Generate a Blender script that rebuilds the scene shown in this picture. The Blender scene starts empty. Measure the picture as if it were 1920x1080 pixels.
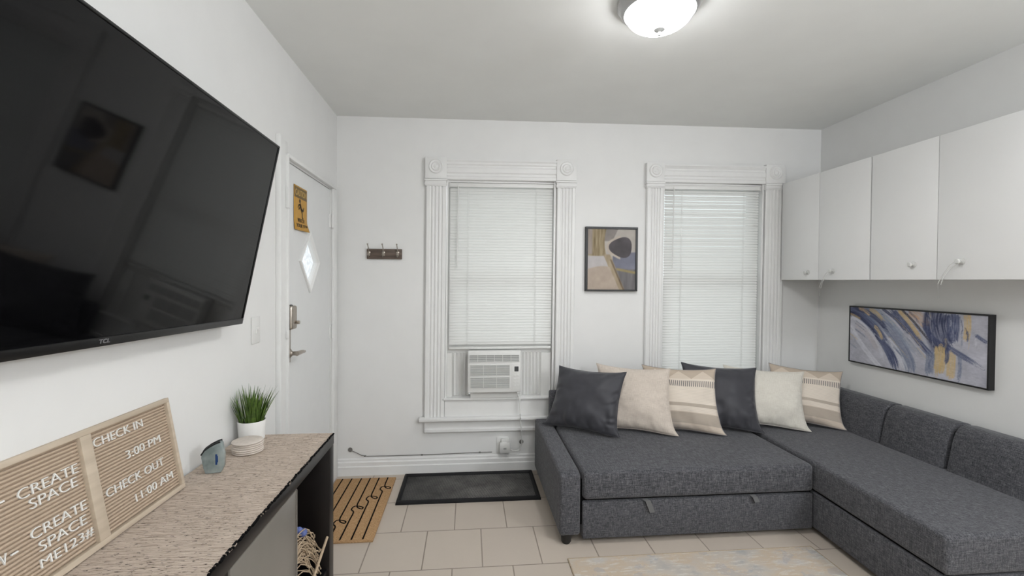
import bpy, bmesh, math, random
import numpy as np
from mathutils import Vector, Matrix, noise

random.seed(7)
SC = bpy.context.scene
COL = SC.collection
PI = math.pi

# ------------------------------------------------------------------ camera, light, exposure
cam_d = bpy.data.cameras.new('camera')
cam = bpy.data.objects.new('camera', cam_d)
COL.objects.link(cam)
cam_d.sensor_width = 36.0
cam_d.lens = 16.0
cam_d.clip_start = 0.02
r_ = Vector((0.9954480657643427, -0.0949888531482932, 0.007763127179209577))
d_ = Vector((0.006309239146692484, -0.015596656065175301, -0.9998584588935449))
f_ = Vector((0.09509648714552203, 0.9953561483695957, -0.014926353721687826))
m = Matrix((( r_.x, -d_.x, -f_.x, 0.0),
            ( r_.y, -d_.y, -f_.y, 0.0),
            ( r_.z, -d_.z, -f_.z, 1.4),
            (0, 0, 0, 1)))
cam.matrix_world = m
SC.camera = cam

SC.view_settings.view_transform = 'Standard'
SC.view_settings.look = 'None'
SC.view_settings.gamma = 1.0
SC.view_settings.use_curve_mapping = False
SC.view_settings.exposure = 0.30

world = bpy.data.worlds.new('daylight')
SC.world = world
world.use_nodes = True
bg = world.node_tree.nodes['Background']
bg.inputs['Color'].default_value = (0.93, 0.96, 1.0, 1)
bg.inputs['Strength'].default_value = 1.5

def lamp(name, kind, loc, energy, size, color=(1, 1, 1), rot=(0, 0, 0)):
    l = bpy.data.lights.new(name, kind)
    l.energy = energy
    l.color = color
    if kind == 'AREA':
        l.shape = 'SQUARE'; l.size = size
    else:
        l.shadow_soft_size = size
    o = bpy.data.objects.new(name, l)
    COL.objects.link(o)
    o.location = loc; o.rotation_euler = rot
    return o

LAMP_GLOW = 29.0                                   # the frosted bowl of the ceiling lamp
lamp('rear_fill_up', 'AREA', (0.6, -0.7, 1.7), 30.0, 0.4, (0.96, 0.985, 1.04), (PI, 0, 0))  # added fill behind the camera, faces up to brighten the ceiling; no fixture
lamp('rear_fill_point', 'POINT', (2.56, -0.40, 2.1), 50.0, 0.15, (0.96, 0.985, 1.04))  # unseen point fill, added to brighten the left wall and ceiling

# ------------------------------------------------------------------ room measures (metres)
XL, XR, YB, YR = -0.935, 2.751, 3.347, -1.7
def ceil_z(x): return 2.562 + 0.046*(x - XL)/(XR - XL)

# ------------------------------------------------------------------ materials
def s2l(c):
    c = c/255.0
    return c/12.92 if c <= 0.04045 else ((c+0.055)/1.055)**2.4
def rgb(r, g, b): return (s2l(r), s2l(g), s2l(b), 1.0)

class NT:
    def __init__(self, name):
        self.m = bpy.data.materials.new(name)
        self.m.use_nodes = True
        self.t = self.m.node_tree
        self.b = self.t.nodes['Principled BSDF']
        self.out = self.t.nodes['Material Output']
    def n(self, typ, **kw):
        nd = self.t.nodes.new(typ)
        for k, v in kw.items():
            if k.startswith('_'): setattr(nd, k[1:], v)
            else:
                key = int(k[1:]) if (k[0] == 'i' and k[1:].isdigit()) else k
                nd.inputs[key].default_value = v
        return nd
    def l(self, a, b): self.t.links.new(a, b)
    def set(self, **kw):
        for k, v in kw.items():
            self.b.inputs[k.replace('_', ' ')].default_value = v
    def coord(self, kind='Object', scale=(1, 1, 1), loc=(0, 0, 0), rot=(0, 0, 0)):
        tc = self.n('ShaderNodeTexCoord')
        mp = self.n('ShaderNodeMapping')
        mp.inputs['Scale'].default_value = scale
        mp.inputs['Location'].default_value = loc
        mp.inputs['Rotation'].default_value = rot
        self.l(tc.outputs[kind], mp.inputs['Vector'])
        return mp.outputs['Vector']
    def noise(self, vec, scale, detail=3.0, rough=0.55):
        nd = self.n('ShaderNodeTexNoise')
        nd.inputs['Scale'].default_value = scale
        nd.inputs['Detail'].default_value = detail
        nd.inputs['Roughness'].default_value = rough
        self.l(vec, nd.inputs['Vector'])
        return nd.outputs['Fac']
    def ramp(self, fac, stops, interp='LINEAR'):
        nd = self.n('ShaderNodeValToRGB')
        cr = nd.color_ramp
        cr.interpolation = interp
        while len(cr.elements) < len(stops): cr.elements.new(0.5)
        for e, (p, c) in zip(cr.elements, stops):
            e.position = p; e.color = c
        self.l(fac, nd.inputs['Fac'])
        return nd.outputs['Color']
    def mix(self, fac, a, b, mode='MIX'):
        nd = self.n('ShaderNodeMix')
        nd.data_type = 'RGBA'; nd.blend_type = mode
        for s, v in ((nd.inputs['Factor'], fac), (nd.inputs['A'], a), (nd.inputs['B'], b)):
            pass
        def put(sock, v):
            if hasattr(v, 'links') or hasattr(v, 'is_output'): self.l(v, sock)
            else: sock.default_value = v
        put(nd.inputs[0], fac); put(nd.inputs[6], a); put(nd.inputs[7], b)
        return nd.outputs[2]
    def math(self, op, a, b=0.0):
        nd = self.n('ShaderNodeMath'); nd.operation = op
        for i, v in ((0, a), (1, b)):
            if hasattr(v, 'is_output'): self.l(v, nd.inputs[i])
            else: nd.inputs[i].default_value = v
        return nd.outputs[0]
    def color(self, sock): self.l(sock, self.b.inputs['Base Color'])
    def bump(self, h, strength=0.3, dist=0.002):
        nd = self.n('ShaderNodeBump')
        nd.inputs['Strength'].default_value = strength
        nd.inputs['Distance'].default_value = dist
        self.l(h, nd.inputs['Height'])
        self.l(nd.outputs['Normal'], self.b.inputs['Normal'])

MATS = {}
def simple(name, c, rough=0.5, metal=0.0, spec=0.5, var=0.04, scale=30.0, bump=0.0, **kw):
    t = NT(name)
    v = t.coord('Object')
    f = t.noise(v, scale)
    c2 = tuple(min(1, x*(1+var)) for x in c[:3]) + (1,)
    c1 = tuple(x*(1-var) for x in c[:3]) + (1,)
    t.color(t.ramp(f, [(0.3, c1), (0.7, c2)]))
    t.set(Roughness=rough, Metallic=metal)
    t.b.inputs['Specular IOR Level'].default_value = spec
    for k, val in kw.items(): t.b.inputs[k.replace('_', ' ')].default_value = val
    if bump: t.bump(f, bump, 0.001)
    MATS[name] = t.m
    return t.m

def build_materials():
    M = MATS
    simple('wall_paint', rgb(232, 232, 230), 0.55, spec=0.3, var=0.012, scale=6, bump=0.05)
    simple('ceiling_paint', rgb(237, 238, 235), 0.7, spec=0.2, var=0.015, scale=4, bump=0.05)
    simple('trim_paint', rgb(233, 233, 231), 0.38, spec=0.4, var=0.015, scale=14, bump=0.06)
    simple('door_paint', rgb(229, 230, 229), 0.38, spec=0.4, var=0.012, scale=9, bump=0.05)
    simple('laminate', rgb(234, 234, 233), 0.4, spec=0.4, var=0.008, scale=5)
    simple('white_plastic', rgb(228, 228, 225), 0.35, spec=0.5, var=0.01)
    simple('grey_plastic', rgb(98, 98, 98), 0.4, var=0.02)
    simple('vent_dark', rgb(172, 173, 171), 0.5, var=0.03)
    simple('dark_display', rgb(70, 72, 74), 0.25, var=0.02)
    simple('brushed_nickel', rgb(178, 170, 160), 0.32, metal=1.0, var=0.05, scale=60)
    simple('lamp_metal', rgb(190, 190, 190), 0.3, metal=0.85, var=0.04, scale=40)
    simple('knob_white', rgb(214, 214, 211), 0.25, var=0.02)
    simple('chrome', rgb(205, 205, 205), 0.18, metal=1.0, var=0.02)
    simple('black_frame', rgb(16, 16, 18), 0.4, var=0.1)
    simple('tv_body', rgb(10, 10, 11), 0.35, var=0.1)
    simple('logo_grey', rgb(120, 120, 122), 0.4, var=0.02)
    simple('black_rubber', rgb(16, 16, 19), 0.6, spec=0.3, var=0.15, scale=50)
    simple('black_plastic', rgb(14, 14, 15), 0.45, var=0.1)
    simple('dark_gap', rgb(12, 12, 13), 0.8, spec=0.1, var=0.1)
    simple('espresso_wood', rgb(24, 20, 19), 0.34, spec=0.35, var=0.15, scale=12)
    simple('cabinet_panel', rgb(124, 119, 112), 0.3, spec=0.5, var=0.04, scale=8)
    simple('letter_white', rgb(238, 238, 234), 0.45, var=0.01)
    simple('pot_white', rgb(232, 231, 228), 0.4, var=0.01)
    simple('soil', rgb(26, 20, 17), 0.95, var=0.3, scale=120)
    simple('coaster_stone', rgb(214, 204, 194), 0.75, spec=0.2, var=0.06, scale=90)
    simple('bead_blue', rgb(92, 108, 165), 0.5, var=0.12, scale=40)
    simple('twine', rgb(190, 170, 145), 0.9, spec=0.1, var=0.15, scale=80)
    simple('cord_white', rgb(226, 226, 223), 0.5, var=0.02)
    simple('cable_grey', rgb(120, 118, 114), 0.6, var=0.04)
    simple('ink_dark', rgb(66, 50, 24), 0.6, var=0.05)
    simple('sign_yellow', rgb(196, 148, 58), 0.5, var=0.05, scale=20)
    simple('sign_brown', rgb(112, 88, 42), 0.5, var=0.05, scale=20)
    simple('sign_tan', rgb(190, 158, 92), 0.5, var=0.03)
    simple('slate_line', rgb(20, 14, 12), 0.9, spec=0.1, var=0.1)
    simple('blue_mark', rgb(22, 62, 116), 0.4, var=0.1)
    simple('geode_rim', rgb(24, 27, 30), 0.5, var=0.3, scale=90)
    simple('satin_pillow', rgb(62, 62, 67), 0.5, spec=0.3, var=0.05, scale=18, bump=0.05, Sheen_Weight=0.2)

    # blinds: thin slats that let some daylight through
    t = NT('blind_slat')
    t.set(Roughness=0.45)
    t.b.inputs['Base Color'].default_value = rgb(234, 234, 231)
    tr = t.n('ShaderNodeBsdfTranslucent'); tr.inputs['Color'].default_value = rgb(236, 236, 233)
    mx = t.n('ShaderNodeMixShader'); mx.inputs[0].default_value = 0.20
    t.l(t.b.outputs[0], mx.inputs[1]); t.l(tr.outputs[0], mx.inputs[2]); t.l(mx.outputs[0], t.out.inputs['Surface'])
    M['blind_slat'] = t.m

    # window glass
    t = NT('window_glass')
    tp = t.n('ShaderNodeBsdfTransparent'); tp.inputs['Color'].default_value = (0.93, 0.96, 0.95, 1)
    gl = t.n('ShaderNodeBsdfGlossy'); gl.inputs['Roughness'].default_value = 0.02
    fr = t.n('ShaderNodeFresnel'); fr.inputs['IOR'].default_value = 1.45
    mx = t.n('ShaderNodeMixShader')
    t.l(fr.outputs[0], mx.inputs[0]); t.l(tp.outputs[0], mx.inputs[1]); t.l(gl.outputs[0], mx.inputs[2])
    t.l(mx.outputs[0], t.out.inputs['Surface'])
    M['window_glass'] = t.m

    # obscured glass of the door light
    t = NT('frosted_pane')
    tr = t.n('ShaderNodeBsdfTranslucent')
    f = t.noise(t.coord('Object'), 60)
    t.l(t.ramp(f, [(0.35, rgb(214, 216, 216)), (0.65, rgb(244, 246, 246))]), tr.inputs['Color'])
    t.b.inputs['Base Color'].default_value = rgb(225, 227, 227)
    t.set(Roughness=0.15)
    mx = t.n('ShaderNodeMixShader'); mx.inputs[0].default_value = 0.88
    t.l(t.b.outputs[0], mx.inputs[1]); t.l(tr.outputs[0], mx.inputs[2]); t.l(mx.outputs[0], t.out.inputs['Surface'])
    M['frosted_pane'] = t.m

    # glowing lamp bowl
    t = NT('lamp_bowl')
    t.set(Roughness=0.3)
    t.b.inputs['Base Color'].default_value = rgb(245, 243, 238)
    t.b.inputs['Emission Color'].default_value = (0.985, 0.985, 1.0, 1)
    t.b.inputs['Emission Strength'].default_value = LAMP_GLOW
    M['lamp_bowl'] = t.m

    # tv glass
    t = NT('tv_screen')
    t.b.inputs['Base Color'].default_value = rgb(6, 6, 7)
    t.set(Roughness=0.055)
    t.b.inputs['IOR'].default_value = 1.34
    M['tv_screen'] = t.m

    # floor tiles
    t = NT('floor_tile')
    v = t.coord('Object', loc=(0.219+0.148, 2.21*-1 + 0.345*20, 0))
    br = t.n('ShaderNodeTexBrick')
    br.offset = 0.5; br.squash = 1.0
    br.inputs['Scale'].default_value = 1.0
    br.inputs['Mortar Size'].default_value = 0.0034
    br.inputs['Mortar Smooth'].default_value = 0.2
    br.inputs['Bias'].default_value = 0.0
    br.inputs['Brick Width'].default_value = 0.2965
    br.inputs['Row Height'].default_value = 0.345
    br.inputs['Color1'].default_value = rgb(200, 188, 174)
    br.inputs['Color2'].default_value = rgb(194, 182, 169)
    br.inputs['Mortar'].default_value = rgb(130, 117, 104)
    t.l(v, br.inputs['Vector'])
    v2 = t.coord('Object')
    f = t.noise(v2, 7, 5)
    f2 = t.noise(v2, 70, 3)
    c = t.mix(t.math('MULTIPLY', f, 0.35), br.outputs['Color'], rgb(182, 171, 160))
    c = t.mix(t.math('MULTIPLY', f2, 0.16), c, rgb(208, 198, 186))
    t.color(c)
    t.set(Roughness=0.42)
    t.b.inputs['Specular IOR Level'].default_value = 0.4
    t.bump(t.math('SUBTRACT', 1.0, br.outputs['Fac']), 0.5, 0.002)
    M['floor_tile'] = t.m

    # sofa cloth: charcoal with woven flecks
    t = NT('sofa_cloth')
    a = t.noise(t.coord('Object', (1, 9, 9)), 26, 3, 0.75)
    b = t.noise(t.coord('Object', (9, 9, 1)), 26, 3, 0.75)
    d = t.noise(t.coord('Object', (9, 1, 9)), 26, 3, 0.75)
    g = t.noise(t.coord('Object'), 5, 2)
    s = t.math('ADD', t.math('ADD', a, b), d)
    s = t.math('DIVIDE', s, 3.0)
    c = t.ramp(s, [(0.40, rgb(46, 47, 50)), (0.5, rgb(82, 82, 86)), (0.60, rgb(118, 118, 121))])
    c = t.mix(t.math('MULTIPLY', g, 0.2), c, rgb(71, 72, 78))
    t.color(c)
    t.set(Roughness=0.9)
    t.b.inputs['Specular IOR Level'].default_value = 0.15
    t.b.inputs['Sheen Weight'].default_value = 0.15
    t.bump(s, 0.8, 0.002)
    M['sofa_cloth'] = t.m

    # linen pillows
    def linen(name, c0, c1):
        t = NT(name)
        a = t.noise(t.coord('UV', (12, 220, 1)), 1, 3, 0.7)
        b = t.noise(t.coord('UV', (220, 12, 1)), 1, 3, 0.7)
        s = t.math('MULTIPLY', t.math('ADD', a, b), 0.5)
        t.color(t.ramp(s, [(0.38, c0), (0.62, c1)]))
        t.set(Roughness=0.85); t.b.inputs['Specular IOR Level'].default_value = 0.15
        t.b.inputs['Sheen Weight'].default_value = 0.2
        t.bump(s, 0.4, 0.001)
        M[name] = t.m
    linen('linen_beige', rgb(192, 180, 168), rgb(220, 209, 197))
    linen('linen_cream', rgb(206, 200, 188), rgb(230, 226, 216))
    linen('cloth_care', rgb(225, 222, 215), rgb(238, 236, 230))

    # striped pillows, pattern by height on the pillow
    t = NT('striped_cloth')
    tc = t.n('ShaderNodeTexCoord')
    sp = t.n('ShaderNodeSeparateXYZ'); t.l(tc.outputs['UV'], sp.inputs[0])
    u, v = sp.outputs[0], sp.outputs[1]
    cream, taupe, tan, dk = rgb(226, 215, 201), rgb(184, 172, 158), rgb(214, 200, 184), rgb(112, 110, 108)
    base = t.ramp(v, [(0.0, tan), (0.10, taupe), (0.27, tan), (0.285, cream), (0.37, taupe), (0.425, cream), (0.83, tan)], 'CONSTANT')
    # zig-zag triangles in the top zone
    tri = t.math('PINGPONG', t.math('MULTIPLY', u, 3.0), 0.5)      # 0..0.5
    lim = t.math('ADD', t.math('MULTIPLY', tri, 0.28), 0.83)
    top = t.math('GREATER_THAN', v, lim)
    base = t.mix(top, base, rgb(190, 175, 158))
    # band of short upright ticks
    tick = t.math('GREATER_THAN', t.math('FRACT', t.math('MULTIPLY', u, 36.0)), 0.55)
    inb = t.math('MULTIPLY', t.math('GREATER_THAN', v, 0.70), t.math('LESS_THAN', v, 0.80))
    base = t.mix(t.math('MULTIPLY', tick, inb), base, dk)
    # fine woven lines
    w = t.math('FRACT', t.math('MULTIPLY', v, 42.0))
    w = t.math('MULTIPLY', t.math('GREATER_THAN', w, 0.75), 0.28)
    base = t.mix(w, base, rgb(170, 158, 146))
    # grey smudge in the lower left
    nz = t.noise(t.coord('UV', (5, 8, 1)), 1, 3)
    sm = t.math('SUBTRACT', 0.62, t.math('ADD', t.math('MULTIPLY', u, 0.7), t.math('MULTIPLY', v, 1.9)))
    sm = t.math('MULTIPLY', t.math('MAXIMUM', sm, 0.0), t.math('MULTIPLY', nz, 3.2))
    base = t.mix(t.math('MINIMUM', sm, 0.75), base, rgb(122, 122, 128))
    t.color(base)
    t.set(Roughness=0.88); t.b.inputs['Specular IOR Level'].default_value = 0.12
    f = t.noise(t.coord('UV', (160, 160, 1)), 1, 2)
    t.bump(f, 0.3, 0.001)
    M['striped_cloth'] = t.m

    # woven table runner
    t = NT('runner_weave')
    a = t.noise(t.coord('Object', (16, 230, 10)), 1.0, 4, 0.8)
    b = t.noise(t.coord('Object', (60, 300, 10), (3, 5, 1)), 1.0, 2, 0.6)
    g = t.noise(t.coord('Object', (3, 9, 3)), 1.0, 2)
    c = t.ramp(a, [(0.34, rgb(152, 136, 121)), (0.48, rgb(196, 180, 165)), (0.66, rgb(224, 210, 196))])
    dsh = t.math('GREATER_THAN', t.math('ADD', b, t.math('MULTIPLY', g, 0.16)), 0.715)
    c = t.mix(t.math('MULTIPLY', dsh, 0.88), c, rgb(36, 31, 28))
    t.color(c)
    t.set(Roughness=0.95); t.b.inputs['Specular IOR Level'].default_value = 0.1
    t.bump(a, 0.8, 0.003)
    M['runner_weave'] = t.m

    # letter board: pale pine and grooved felt
    t = NT('pine')
    f = t.noise(t.coord('Object', (40, 3, 40)), 1.0, 3)
    t.color(t.ramp(f, [(0.35, rgb(186, 171, 151)), (0.65, rgb(202, 187, 167))]))
    t.set(Roughness=0.6)
    M['pine'] = t.m
    simple('felt_tan', rgb(186, 167, 147), 0.95, spec=0.1, var=0.05, scale=120)

    # coir
    t = NT('coir')
    f = t.noise(t.coord('Object'), 160, 3, 0.8)
    g = t.noise(t.coord('Object'), 9, 2)
    c = t.ramp(f, [(0.35, rgb(156, 120, 84)), (0.65, rgb(210, 174, 132))])
    c = t.mix(t.math('MULTIPLY', g, 0.3), c, rgb(192, 154, 112))
    t.color(c); t.set(Roughness=0.98); t.b.inputs['Specular IOR Level'].default_value = 0.05
    t.bump(f, 1.0, 0.004)
    M['coir'] = t.m

    # dusty boot tray floor with raised dashes
    t = NT('tray_floor')
    v = t.coord('Object', (1, 1, 1), rot=(0, 0, 0.6))
    br = t.n('ShaderNodeTexBrick'); br.offset = 0.5
    br.inputs['Scale'].default_value = 1.0
    br.inputs['Brick Width'].default_value = 0.026; br.inputs['Row Height'].default_value = 0.011
    br.inputs['Mortar Size'].default_value = 0.0025; br.inputs['Mortar Smooth'].default_value = 0.6
    br.inputs['Color1'].default_value = (1, 1, 1, 1); br.inputs['Color2'].default_value = (1, 1, 1, 1)
    br.inputs['Mortar'].default_value = (0, 0, 0, 1)
    t.l(v, br.inputs['Vector'])
    vo = t.coord('Object')
    dust = t.noise(vo, 6, 5, 0.65)
    spx = t.n('ShaderNodeSeparateXYZ'); t.l(vo, spx.inputs[0])
    worn = t.math('SUBTRACT', 0.95, t.math('MULTIPLY', t.math('ABSOLUTE', t.math('SUBTRACT', spx.outputs[0], 0.10)), 1.2))
    amt = t.math('MULTIPLY', t.math('MAXIMUM', t.math('SUBTRACT', dust, 0.22), 0.0), t.math('MAXIMUM', worn, 0.1))
    grey = t.mix(br.outputs['Color'], rgb(70, 69, 70), rgb(142, 139, 134))
    c = t.mix(t.math('MINIMUM', t.math('MULTIPLY', amt, 2.3), 1.0), rgb(20, 20, 23), grey)
    t.color(c); t.set(Roughness=0.7)
    t.bump(br.outputs['Fac'], 0.8, 0.002)
    M['tray_floor'] = t.m

    # rug
    t = NT('rug_pile')
    v = t.coord('Object')
    n1 = t.noise(t.coord('Object', (1, 1.6, 1)), 3.2, 5, 0.6)
    n2 = t.noise(t.coord('Object', (1, 1, 1), (4, 2, 0)), 5.0, 5, 0.65)
    n3 = t.noise(t.coord('Object', (4, 22, 1), (1, 7, 0)), 3.0, 4, 0.7)
    n4 = t.noise(v, 220, 2)
    c = t.ramp(n1, [(0.34, rgb(168, 168, 168)), (0.46, rgb(196, 188, 178)), (0.56, rgb(200, 183, 162)), (0.68, rgb(198, 193, 187))])
    c = t.mix(t.math('MULTIPLY', t.math('GREATER_THAN', n2, 0.56), 0.35), c, rgb(158, 164, 176))
    c = t.mix(t.math('MULTIPLY', t.math('GREATER_THAN', n3, 0.57), 0.5), c, rgb(220, 217, 210))
    c = t.mix(t.math('MULTIPLY', n4, 0.18), c, rgb(150, 140, 126))
    t.color(c); t.set(Roughness=0.95); t.b.inputs['Specular IOR Level'].default_value = 0.1
    t.bump(n4, 0.5, 0.002)
    M['rug_pile'] = t.m
    simple('rug_edge', rgb(176, 160, 138), 0.95, spec=0.1, var=0.08, scale=90)

    # brown wood of the coat rack
    t = NT('walnut')
    f = t.noise(t.coord('Object', (6, 40, 60)), 1.0, 3)
    t.color(t.ramp(f, [(0.35, rgb(78, 66, 58)), (0.65, rgb(108, 93, 82))]))
    t.set(Roughness=0.55)
    M['walnut'] = t.m

    # grass blades
    t = NT('grass_blade')
    f = t.noise(t.coord('Object'), 35, 2)
    t.color(t.ramp(f, [(0.3, rgb(44, 66, 24)), (0.55, rgb(84, 112, 42)), (0.8, rgb(118, 142, 64))]))
    t.set(Roughness=0.5)
    M['grass_blade'] = t.m

    # cloudy glass stone
    t = NT('cloudy_glass')
    f = t.noise(t.coord('Object'), 18, 3)
    t.color(t.ramp(f, [(0.35, rgb(140, 154, 154)), (0.65, rgb(188, 198, 196))]))
    t.set(Roughness=0.12)
    t.b.inputs['Transmission Weight'].default_value = 0.35
    t.b.inputs['IOR'].default_value = 1.4
    M['cloudy_glass'] = t.m

    # painted canvas: colours carried by the picture's own mesh
    t = NT('canvas_paint')
    at = t.n('ShaderNodeAttribute'); at.attribute_name = 'paint'
    f = t.noise(t.coord('Object'), 130, 3)
    t.color(at.outputs['Color']); t.set(Roughness=0.55)
    t.b.inputs['Specular IOR Level'].default_value = 0.3
    t.bump(f, 0.25, 0.001)
    M['canvas_paint'] = t.m
build_materials()

# ------------------------------------------------------------------ mesh building
class MB:
    """collects shapes (world coordinates) that become ONE mesh object"""
    def __init__(self):
        self.v = []; self.f = []; self.fm = []; self.uv = {}
    def add(self, verts, faces, mi=0, uvs=None):
        o = len(self.v)
        self.v += [Vector(p) for p in verts]
        for k, fc in enumerate(faces):
            if uvs: self.uv[len(self.f)] = [uvs[i] for i in fc]
            self.f.append([i+o for i in fc]); self.fm.append(mi)
        return self
    def from_bm(self, bm, mi=0, M=None):
        bm.verts.index_update()
        vs = [(M @ p.co if M else p.co.copy()) for p in bm.verts]
        fs = [[q.index for q in fc.verts] for fc in bm.faces]
        bm.free()
        return self.add(vs, fs, mi)
    def box(self, x0, x1, y0, y1, z0, z1, mi=0):
        vs = [(x, y, z) for z in (z0, z1) for y in (y0, y1) for x in (x0, x1)]
        fs = [(0, 2, 3, 1), (4, 5, 7, 6), (0, 1, 5, 4), (2, 6, 7, 3), (0, 4, 6, 2), (1, 3, 7, 5)]
        return self.add(vs, fs, mi)
    def rbox(self, x0, x1, y0, y1, z0, z1, r=0.01, seg=3, mi=0, M=None):
        bm = bmesh.new()
        bmesh.ops.create_cube(bm, size=1.0)
        for p in bm.verts:
            p.co = Vector((x0+(p.co.x+.5)*(x1-x0), y0+(p.co.y+.5)*(y1-y0), z0+(p.co.z+.5)*(z1-z0)))
        bmesh.ops.bevel(bm, geom=bm.edges[:], offset=r, segments=seg, profile=0.5, affect='EDGES')
        return self.from_bm(bm, mi, M)
    def prism(self, poly, axis, a, b, r=0.0, seg=3, mi=0, M=None):
        """poly: 2-D outline in the two other axes; extruded from a to b along axis"""
        bm = bmesh.new()
        def P(p, t):
            if axis == 'x': return (t, p[0], p[1])
            if axis == 'y': return (p[0], t, p[1])
            return (p[0], p[1], t)
        A = [bm.verts.new(P(p, a)) for p in poly]
        B = [bm.verts.new(P(p, b)) for p in poly]
        n = len(poly)
        bm.faces.new(A); bm.faces.new(B[::-1])
        for i in range(n): bm.faces.new((A[i], B[i], B[(i+1) % n], A[(i+1) % n]))
        bmesh.ops.recalc_face_normals(bm, faces=bm.faces[:])
        if r: bmesh.ops.bevel(bm, geom=bm.edges[:], offset=r, segments=seg, profile=0.5, affect='EDGES')
        return self.from_bm(bm, mi, M)
    def lathe(self, prof, c, axis='z', n=40, mi=0, M=None):
        """prof: list of (radius, height)"""
        vs = []; fs = []
        for (r, hh) in prof:
            for k in range(n):
                a = 2*PI*k/n
                p = (r*math.cos(a), r*math.sin(a), hh)
                if axis == 'x': p = (p[2], p[0], p[1])
                elif axis == 'y': p = (p[1], p[2], p[0])
                vs.append(Vector(p)+Vector(c))
        for i in range(len(prof)-1):
            for k in range(n):
                a, b = i*n+k, i*n+(k+1) % n
                fs.append((a, b, b+n, a+n))
        fs.append(tuple(range(n))[::-1]); fs.append(tuple((len(prof)-1)*n+k for k in range(n)))
        if M: vs = [M @ p for p in vs]
        return self.add(vs, fs, mi)
    def ball(self, c, r, mi=0, sx=1, sy=1, sz=1, u=14, w=9):
        bm = bmesh.new()
        bmesh.ops.create_uvsphere(bm, u_segments=u, v_segments=w, radius=r)
        for p in bm.verts: p.co = Vector((p.co.x*sx, p.co.y*sy, p.co.z*sz)) + Vector(c)
        return self.from_bm(bm, mi)
    def tube(self, pts, r, n=8, mi=0, taper=None):
        pts = [Vector(p) for p in pts]
        vs = []; fs = []
        N = len(pts)
        up = Vector((0, 0, 1))
        for i, p in enumerate(pts):
            d = (pts[min(i+1, N-1)] - pts[max(i-1, 0)]).normalized()
            a = d.cross(up)
            if a.length < 1e-3: a = d.cross(Vector((1, 0, 0)))
            a.normalize(); b = a.cross(d).normalized()
            rr = r if taper is None else r*(1+(taper-1)*i/(N-1))
            for k in range(n):
                t = 2*PI*k/n
                vs.append(p + a*rr*math.cos(t) + b*rr*math.sin(t))
        for i in range(N-1):
            for k in range(n):
                x, y = i*n+k, i*n+(k+1) % n
                fs.append((x, y, y+n, x+n))
        fs.append(tuple(range(n))[::-1]); fs.append(tuple((N-1)*n+k for k in range(n)))
        return self.add(vs, fs, mi)
    def text(self, body, M, height, depth=0.001, width=None, mi=0, align='LEFT', thick=0.0, spacing=1.0):
        cu = bpy.data.curves.new('lettering', 'FONT')
        cu.body = body; cu.size = 1.0; cu.extrude = 0.5; cu.offset = thick
        cu.resolution_u = 4; cu.space_character = spacing
        ob = bpy.data.objects.new('lettering', cu)
        COL.objects.link(ob)
        bpy.context.view_layer.update()
        dg = bpy.context.evaluated_depsgraph_get()
        me = bpy.data.meshes.new_from_object(ob.evaluated_get(dg))
        bpy.data.objects.remove(ob); bpy.data.curves.remove(cu)
        co = [p.co.copy() for p in me.vertices]
        xs = [p.x for p in co]; ys = [p.y for p in co]
        x0, x1, y0, y1 = min(xs), max(xs), min(ys), max(ys)
        sy = height/(y1-y0); sx = (width/(x1-x0)) if width else sy
        ox = {'LEFT': x0, 'CENTER': (x0+x1)/2, 'RIGHT': x1}[align]
        vs = [M @ Vector(((p.x-ox)*sx, (p.y-y0)*sy, (p.z+0.5)*depth)) for p in co]
        fs = [list(fc.vertices) for fc in me.polygons]
        bpy.data.meshes.remove(me)
        return self.add(vs, fs, mi)
    def warp(self, fn):
        self.v = [Vector(fn(p)) for p in self.v]
        return self

def root_offset(o):
    while o.parent: o = o.parent
    return o.get('_o', (0, 0, 0))

def obj(name, mb, mats, parent=None, smooth=True, angle=38, label=None):
    off = Vector(OFF.get(parent.name, (0, 0, 0))) if parent else Vector((0, 0, 0))
    me = bpy.data.meshes.new(name)
    me.from_pydata([p-off for p in mb.v], [], mb.f)
    if isinstance(mats, str): mats = [mats]
    for q in mats: me.materials.append(MATS[q])
    for i, pl in enumerate(me.polygons): pl.material_index = mb.fm[i]
    if mb.uv:
        ul = me.uv_layers.new(name='UVMap')
        for i, pl in enumerate(me.polygons):
            if i in mb.uv:
                for li, q in zip(pl.loop_indices, mb.uv[i]): ul.data[li].uv = q
    me.validate()
    bm = bmesh.new(); bm.from_mesh(me)
    bmesh.ops.recalc_face_normals(bm, faces=bm.faces[:]) if FIXN[0] else None
    bm.to_mesh(me); bm.free()
    if smooth:
        me.shade_smooth()
        me.set_sharp_from_angle(angle=math.radians(angle))
    o = bpy.data.objects.new(name, me)
    COL.objects.link(o)
    if parent:
        o.parent = parent
        OFF[o.name] = tuple(off)
    if label: o['label'] = label
    return o
OFF = {}
FIXN = [True]

def thing(name, label, cat, loc=(0, 0, 0), group=None):
    o = bpy.data.objects.new(name, None)
    o.empty_display_size = 0.1
    COL.objects.link(o)
    o.location = loc
    OFF[o.name] = tuple(loc)
    o['label'] = label; o['category'] = cat
    if group: o['group'] = group
    return o

def tag(o, label, cat, group=None):
    o['label'] = label; o['category'] = cat
    if group: o['group'] = group
    return o

def structure(o): o['kind'] = 'structure'; return o
def struct(name, mb, mats, parent=None, **kw):
    o = obj(name, mb, mats, parent, **kw)
    if not parent: structure(o)
    return o
def struct_root(name, loc):
    o = bpy.data.objects.new(name, None); COL.objects.link(o); o.location = loc
    OFF[o.name] = tuple(loc)
    return structure(o)

# frames of reference for writing and flat things on walls
def on_left(y, z, x=XL): return Matrix(((0, 0, 1, x), (1, 0, 0, y), (0, 1, 0, z), (0, 0, 0, 1)))

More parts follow.
